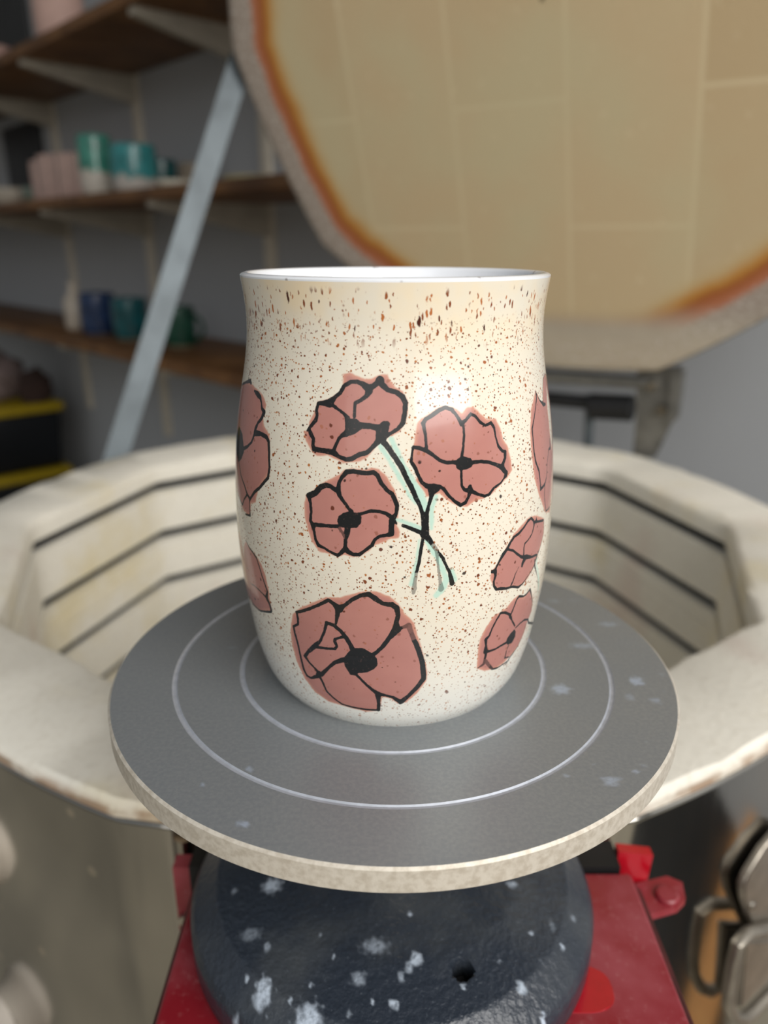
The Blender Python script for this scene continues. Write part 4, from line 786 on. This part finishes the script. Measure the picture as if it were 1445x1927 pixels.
o, r, h = pot('ceramic_cup', 308, 58, 66, 1, 'dark teal cup behind the wide turquoise one', 'cup', mat_plain('dark_teal_glaze', (32, 104, 104), .2, 0, .2, 30, 0, None, .5), gm, 'cup', off=.08)
pot('ceramic_cup', 368, 58, 56, 1, 'plain beige unglazed cup right of the turquoise pots', 'cup', mat_plain('beige_bisque', (150, 138, 122), .8, 0, .05, 40), gm, 'cup', off=.07)
pot('ceramic_dish', 330, 70, 14, 1, 'flat white dish in front of the beige cup', 'dish', mat_plain('white_dish_glaze', (214, 206, 188), .35, 0, .05, 40), gm, 'dish', off=.245)
pot('ceramic_dish', 480, 120, 16, 1, 'wide pale yellowish dish at the lid end of the middle shelf', 'dish', mat_plain('pale_yellow_glaze', (200, 186, 140), .4, 0, .06, 40), gm, 'dish', off=.17)
pot('ceramic_bottle', 147, 40, 88, 2, 'slim white bottle beside the navy mug', 'bottle', mat_plain('cream_glaze', (196, 184, 168), .35, 0, .06, 40), gl, 'bottle', off=.20)
mn = mat_twotone('navy_glaze', (38, 60, 98), (120, 110, 90), .006, .004)
o, r, h = pot('ceramic_mug', 190, 66, 76, 2, 'navy blue glazed mug on the lower shelf', 'mug', mn, gl, 'cup', off=.20)
mt_ = mat_twotone('deep_teal_glaze', (14, 88, 94), (120, 112, 92), .008, .006)
o, r, h = pot('ceramic_mug', 250, 66, 76, 2, 'deep teal glazed mug between the navy and the green one', 'mug', mt_, gl, 'cup', off=.19)
mg = mat_twotone('green_glaze', (18, 76, 58), (128, 118, 96), .008, .006)
o, r, h = pot('ceramic_mug', 342, 58, 74, 2, 'dark green glazed mug right of the prop arm', 'mug', mg, gl, 'cup', off=.17); handle(o, r, h, mg, math.radians(-20))
pot('ceramic_pot', 118, 92, 100, 0, 'pale pink pot on the top shelf, cut off by the photo top', 'pot', mat_plain('pink_bisque', (206, 172, 160), .7, 0, .05, 40), 'pots on the top shelf', 'cup', off=.22)
pot('ceramic_bowl', -6, 60, 40, 0, 'small pink bowl at the far left of the top shelf', 'bowl', mat_plain('pink_bisque_dark', (196, 160, 148), .7, 0, .05, 40), 'pots on the top shelf', 'bowl', off=.24)

# dark board on the wall behind the shelves
bm = bmesh.new(); sA = [at(x, 283, N_*W, N_).dot(D_) for x in (18, 84)]
add_box(bm, (sA[1], -.012, .235), (sA[0]+.02, -.0005, .505), WM, .002); tag(obj('wall_panel', bm, mat_plain('charcoal_panel', (44, 45, 46), .5, 0, .1, 10)), 'narrow charcoal panel on the wall behind the middle shelf', 'wall panel')
bm = bmesh.new(); sA = [at(x, 40, N_*W, N_).dot(D_) for x in (-60, 58)]
add_box(bm, (sA[1], -.012, .575), (sA[0]+.1, -.0005, 1.3), WM, .002); tag(obj('wall_panel', bm, mat_plain('charcoal_panel_upper', (52, 53, 54), .5, 0, .1, 10)), 'large charcoal panel on the wall above the top shelf', 'wall panel')

# storage totes on the floor at far left
M_TOTE = mat_plain('black_tote_plastic', (9, 12, 18), .4, 0, .1, 30); M_YEL = mat_plain('yellow_tote_lid', (172, 146, 18), .4, 0, .08, 30)
TS = at(45, 800, N_*(W-.30), N_).dot(D_)
pz = at(118, 757, N_*(W-.10), N_).z
tz = [(FLOOR, pz-.262), (pz-.232, pz-.03)]
s_lo = at(118, 800, N_*(W-.10), N_).dot(D_); s_hi = s_lo+.55
labs = ['black storage tote with yellow lid at far left, upper of the stack', 'black storage tote with yellow lid at far left, lower of the stack']
for k, (za, zb) in enumerate(tz[::-1]):
    t = thing('storage_tote', labs[k], 'storage tote', wp((s_lo+s_hi)/2, .28, za), 'stacked storage totes')
    bm = bmesh.new(); vs = add_box(bm, (s_lo, -.47, za), (s_hi, -.10, zb), None, .012, 3)
    for v in vs:
        f = 1-.06*(zb-v.co.z)/(zb-za); v.co.x = (s_lo+s_hi)/2+(v.co.x-(s_lo+s_hi)/2)*f; v.co.y = -.285+(v.co.y+.285)*f; v.co = WM @ v.co
    obj('bin', bm, M_TOTE, t)
    bm = bmesh.new(); add_box(bm, (s_lo-.012, -.482, zb), (s_hi+.012, -.088, zb+.030), WM, .008, 3); obj('lid', bm, M_YEL, t)
def bundle(px, py, rx, ry, rz, off, z0, label, mat, name, cat, base=None):
    p = (base or at(px, py, N_*(W-off), N_)).copy(); p.z = z0
    bm = bmesh.new(); bmesh.ops.create_icosphere(bm, subdivisions=4, radius=1)
    for v in bm.verts:
        c = v.co.copy(); f = 1+.10*math.sin(c.x*5+1)*math.sin(c.y*6)+.07*math.sin(c.z*9+c.x*7)+.05*math.sin(c.y*17+c.z*11)
        v.co = Vector((c.x*rx*f, c.y*ry*f, max(0, (c.z*f+.72))*rz)) 
    m = frame(p, D_, N_, Z3)
    for v in bm.verts: v.co = m @ v.co
    return tag(obj(name, bm, mat), label, cat)
def bundle_at(s_, off, rx, ry, rz, *a): 
    p = wp(s_, off, 0); bundle(None, None, rx, ry, rz, off, pz+.0005, *a, base=p)
bundle_at(s_lo+.205, .27, .12, .13, .10, 'pinkish grey cloth bundle lying on the upper tote', mat_plain('pinkish_cloth', (140, 122, 118), .9, 0, .15, 12), 'cloth_bundle', 'cloth')
bundle_at(s_lo+.036, .16, .030, .055, .065, 'dark brown bag on the tote beside the pinkish bundle', mat_plain('brown_cloth', (62, 44, 38), .9, 0, .15, 12), 'cloth_bag', 'bag')
p_ = at(290, 830, N_*(W-.2), N_)
bundle(300, 822, .13, .10, .22, .16, FLOOR, 'lilac-grey sack on the floor behind the kiln', mat_plain('lilac_sack', (128, 122, 130), .9, 0, .15, 12), 'floor_sack', 'sack')

# ------------------------------------------------------------------ light
wd = bpy.data.worlds.new('world'); sc.world = wd; wd.use_nodes = True
bg = wd.node_tree.nodes['Background']
tc = wd.node_tree.nodes.new('ShaderNodeTexCoord'); sx_ = wd.node_tree.nodes.new('ShaderNodeSeparateXYZ')
wd.node_tree.links.new(tc.outputs['Generated'], sx_.inputs[0])
rp = wd.node_tree.nodes.new('ShaderNodeValToRGB'); wd.node_tree.links.new(sx_.outputs[2], rp.inputs[0])
rp.color_ramp.elements[0].position = 0.0; rp.color_ramp.elements[0].color = (.42, .39, .35, 1)
rp.color_ramp.elements[1].position = .35; rp.color_ramp.elements[1].color = (.86, .93, 1.0, 1)
wd.node_tree.links.new(rp.outputs[0], bg.inputs[0]); bg.inputs[1].default_value = WORLD
def area(name, loc, target, size, power, col):
    l = bpy.data.lights.new(name, 'AREA'); l.shape = 'RECTANGLE'; l.size, l.size_y = size; l.energy = power; l.color = col
    o = bpy.data.objects.new(name, l); C.objects.link(o); o.location = loc
    o.rotation_euler = (Vector(target)-Vector(loc)).to_track_quat('-Z', 'Y').to_euler(); return o
for a in LIGHTS: area(*a)
sc.view_settings.view_transform = 'Standard'; sc.view_settings.look = 'None'
sc.view_settings.exposure = EXPO; sc.view_settings.gamma = 1
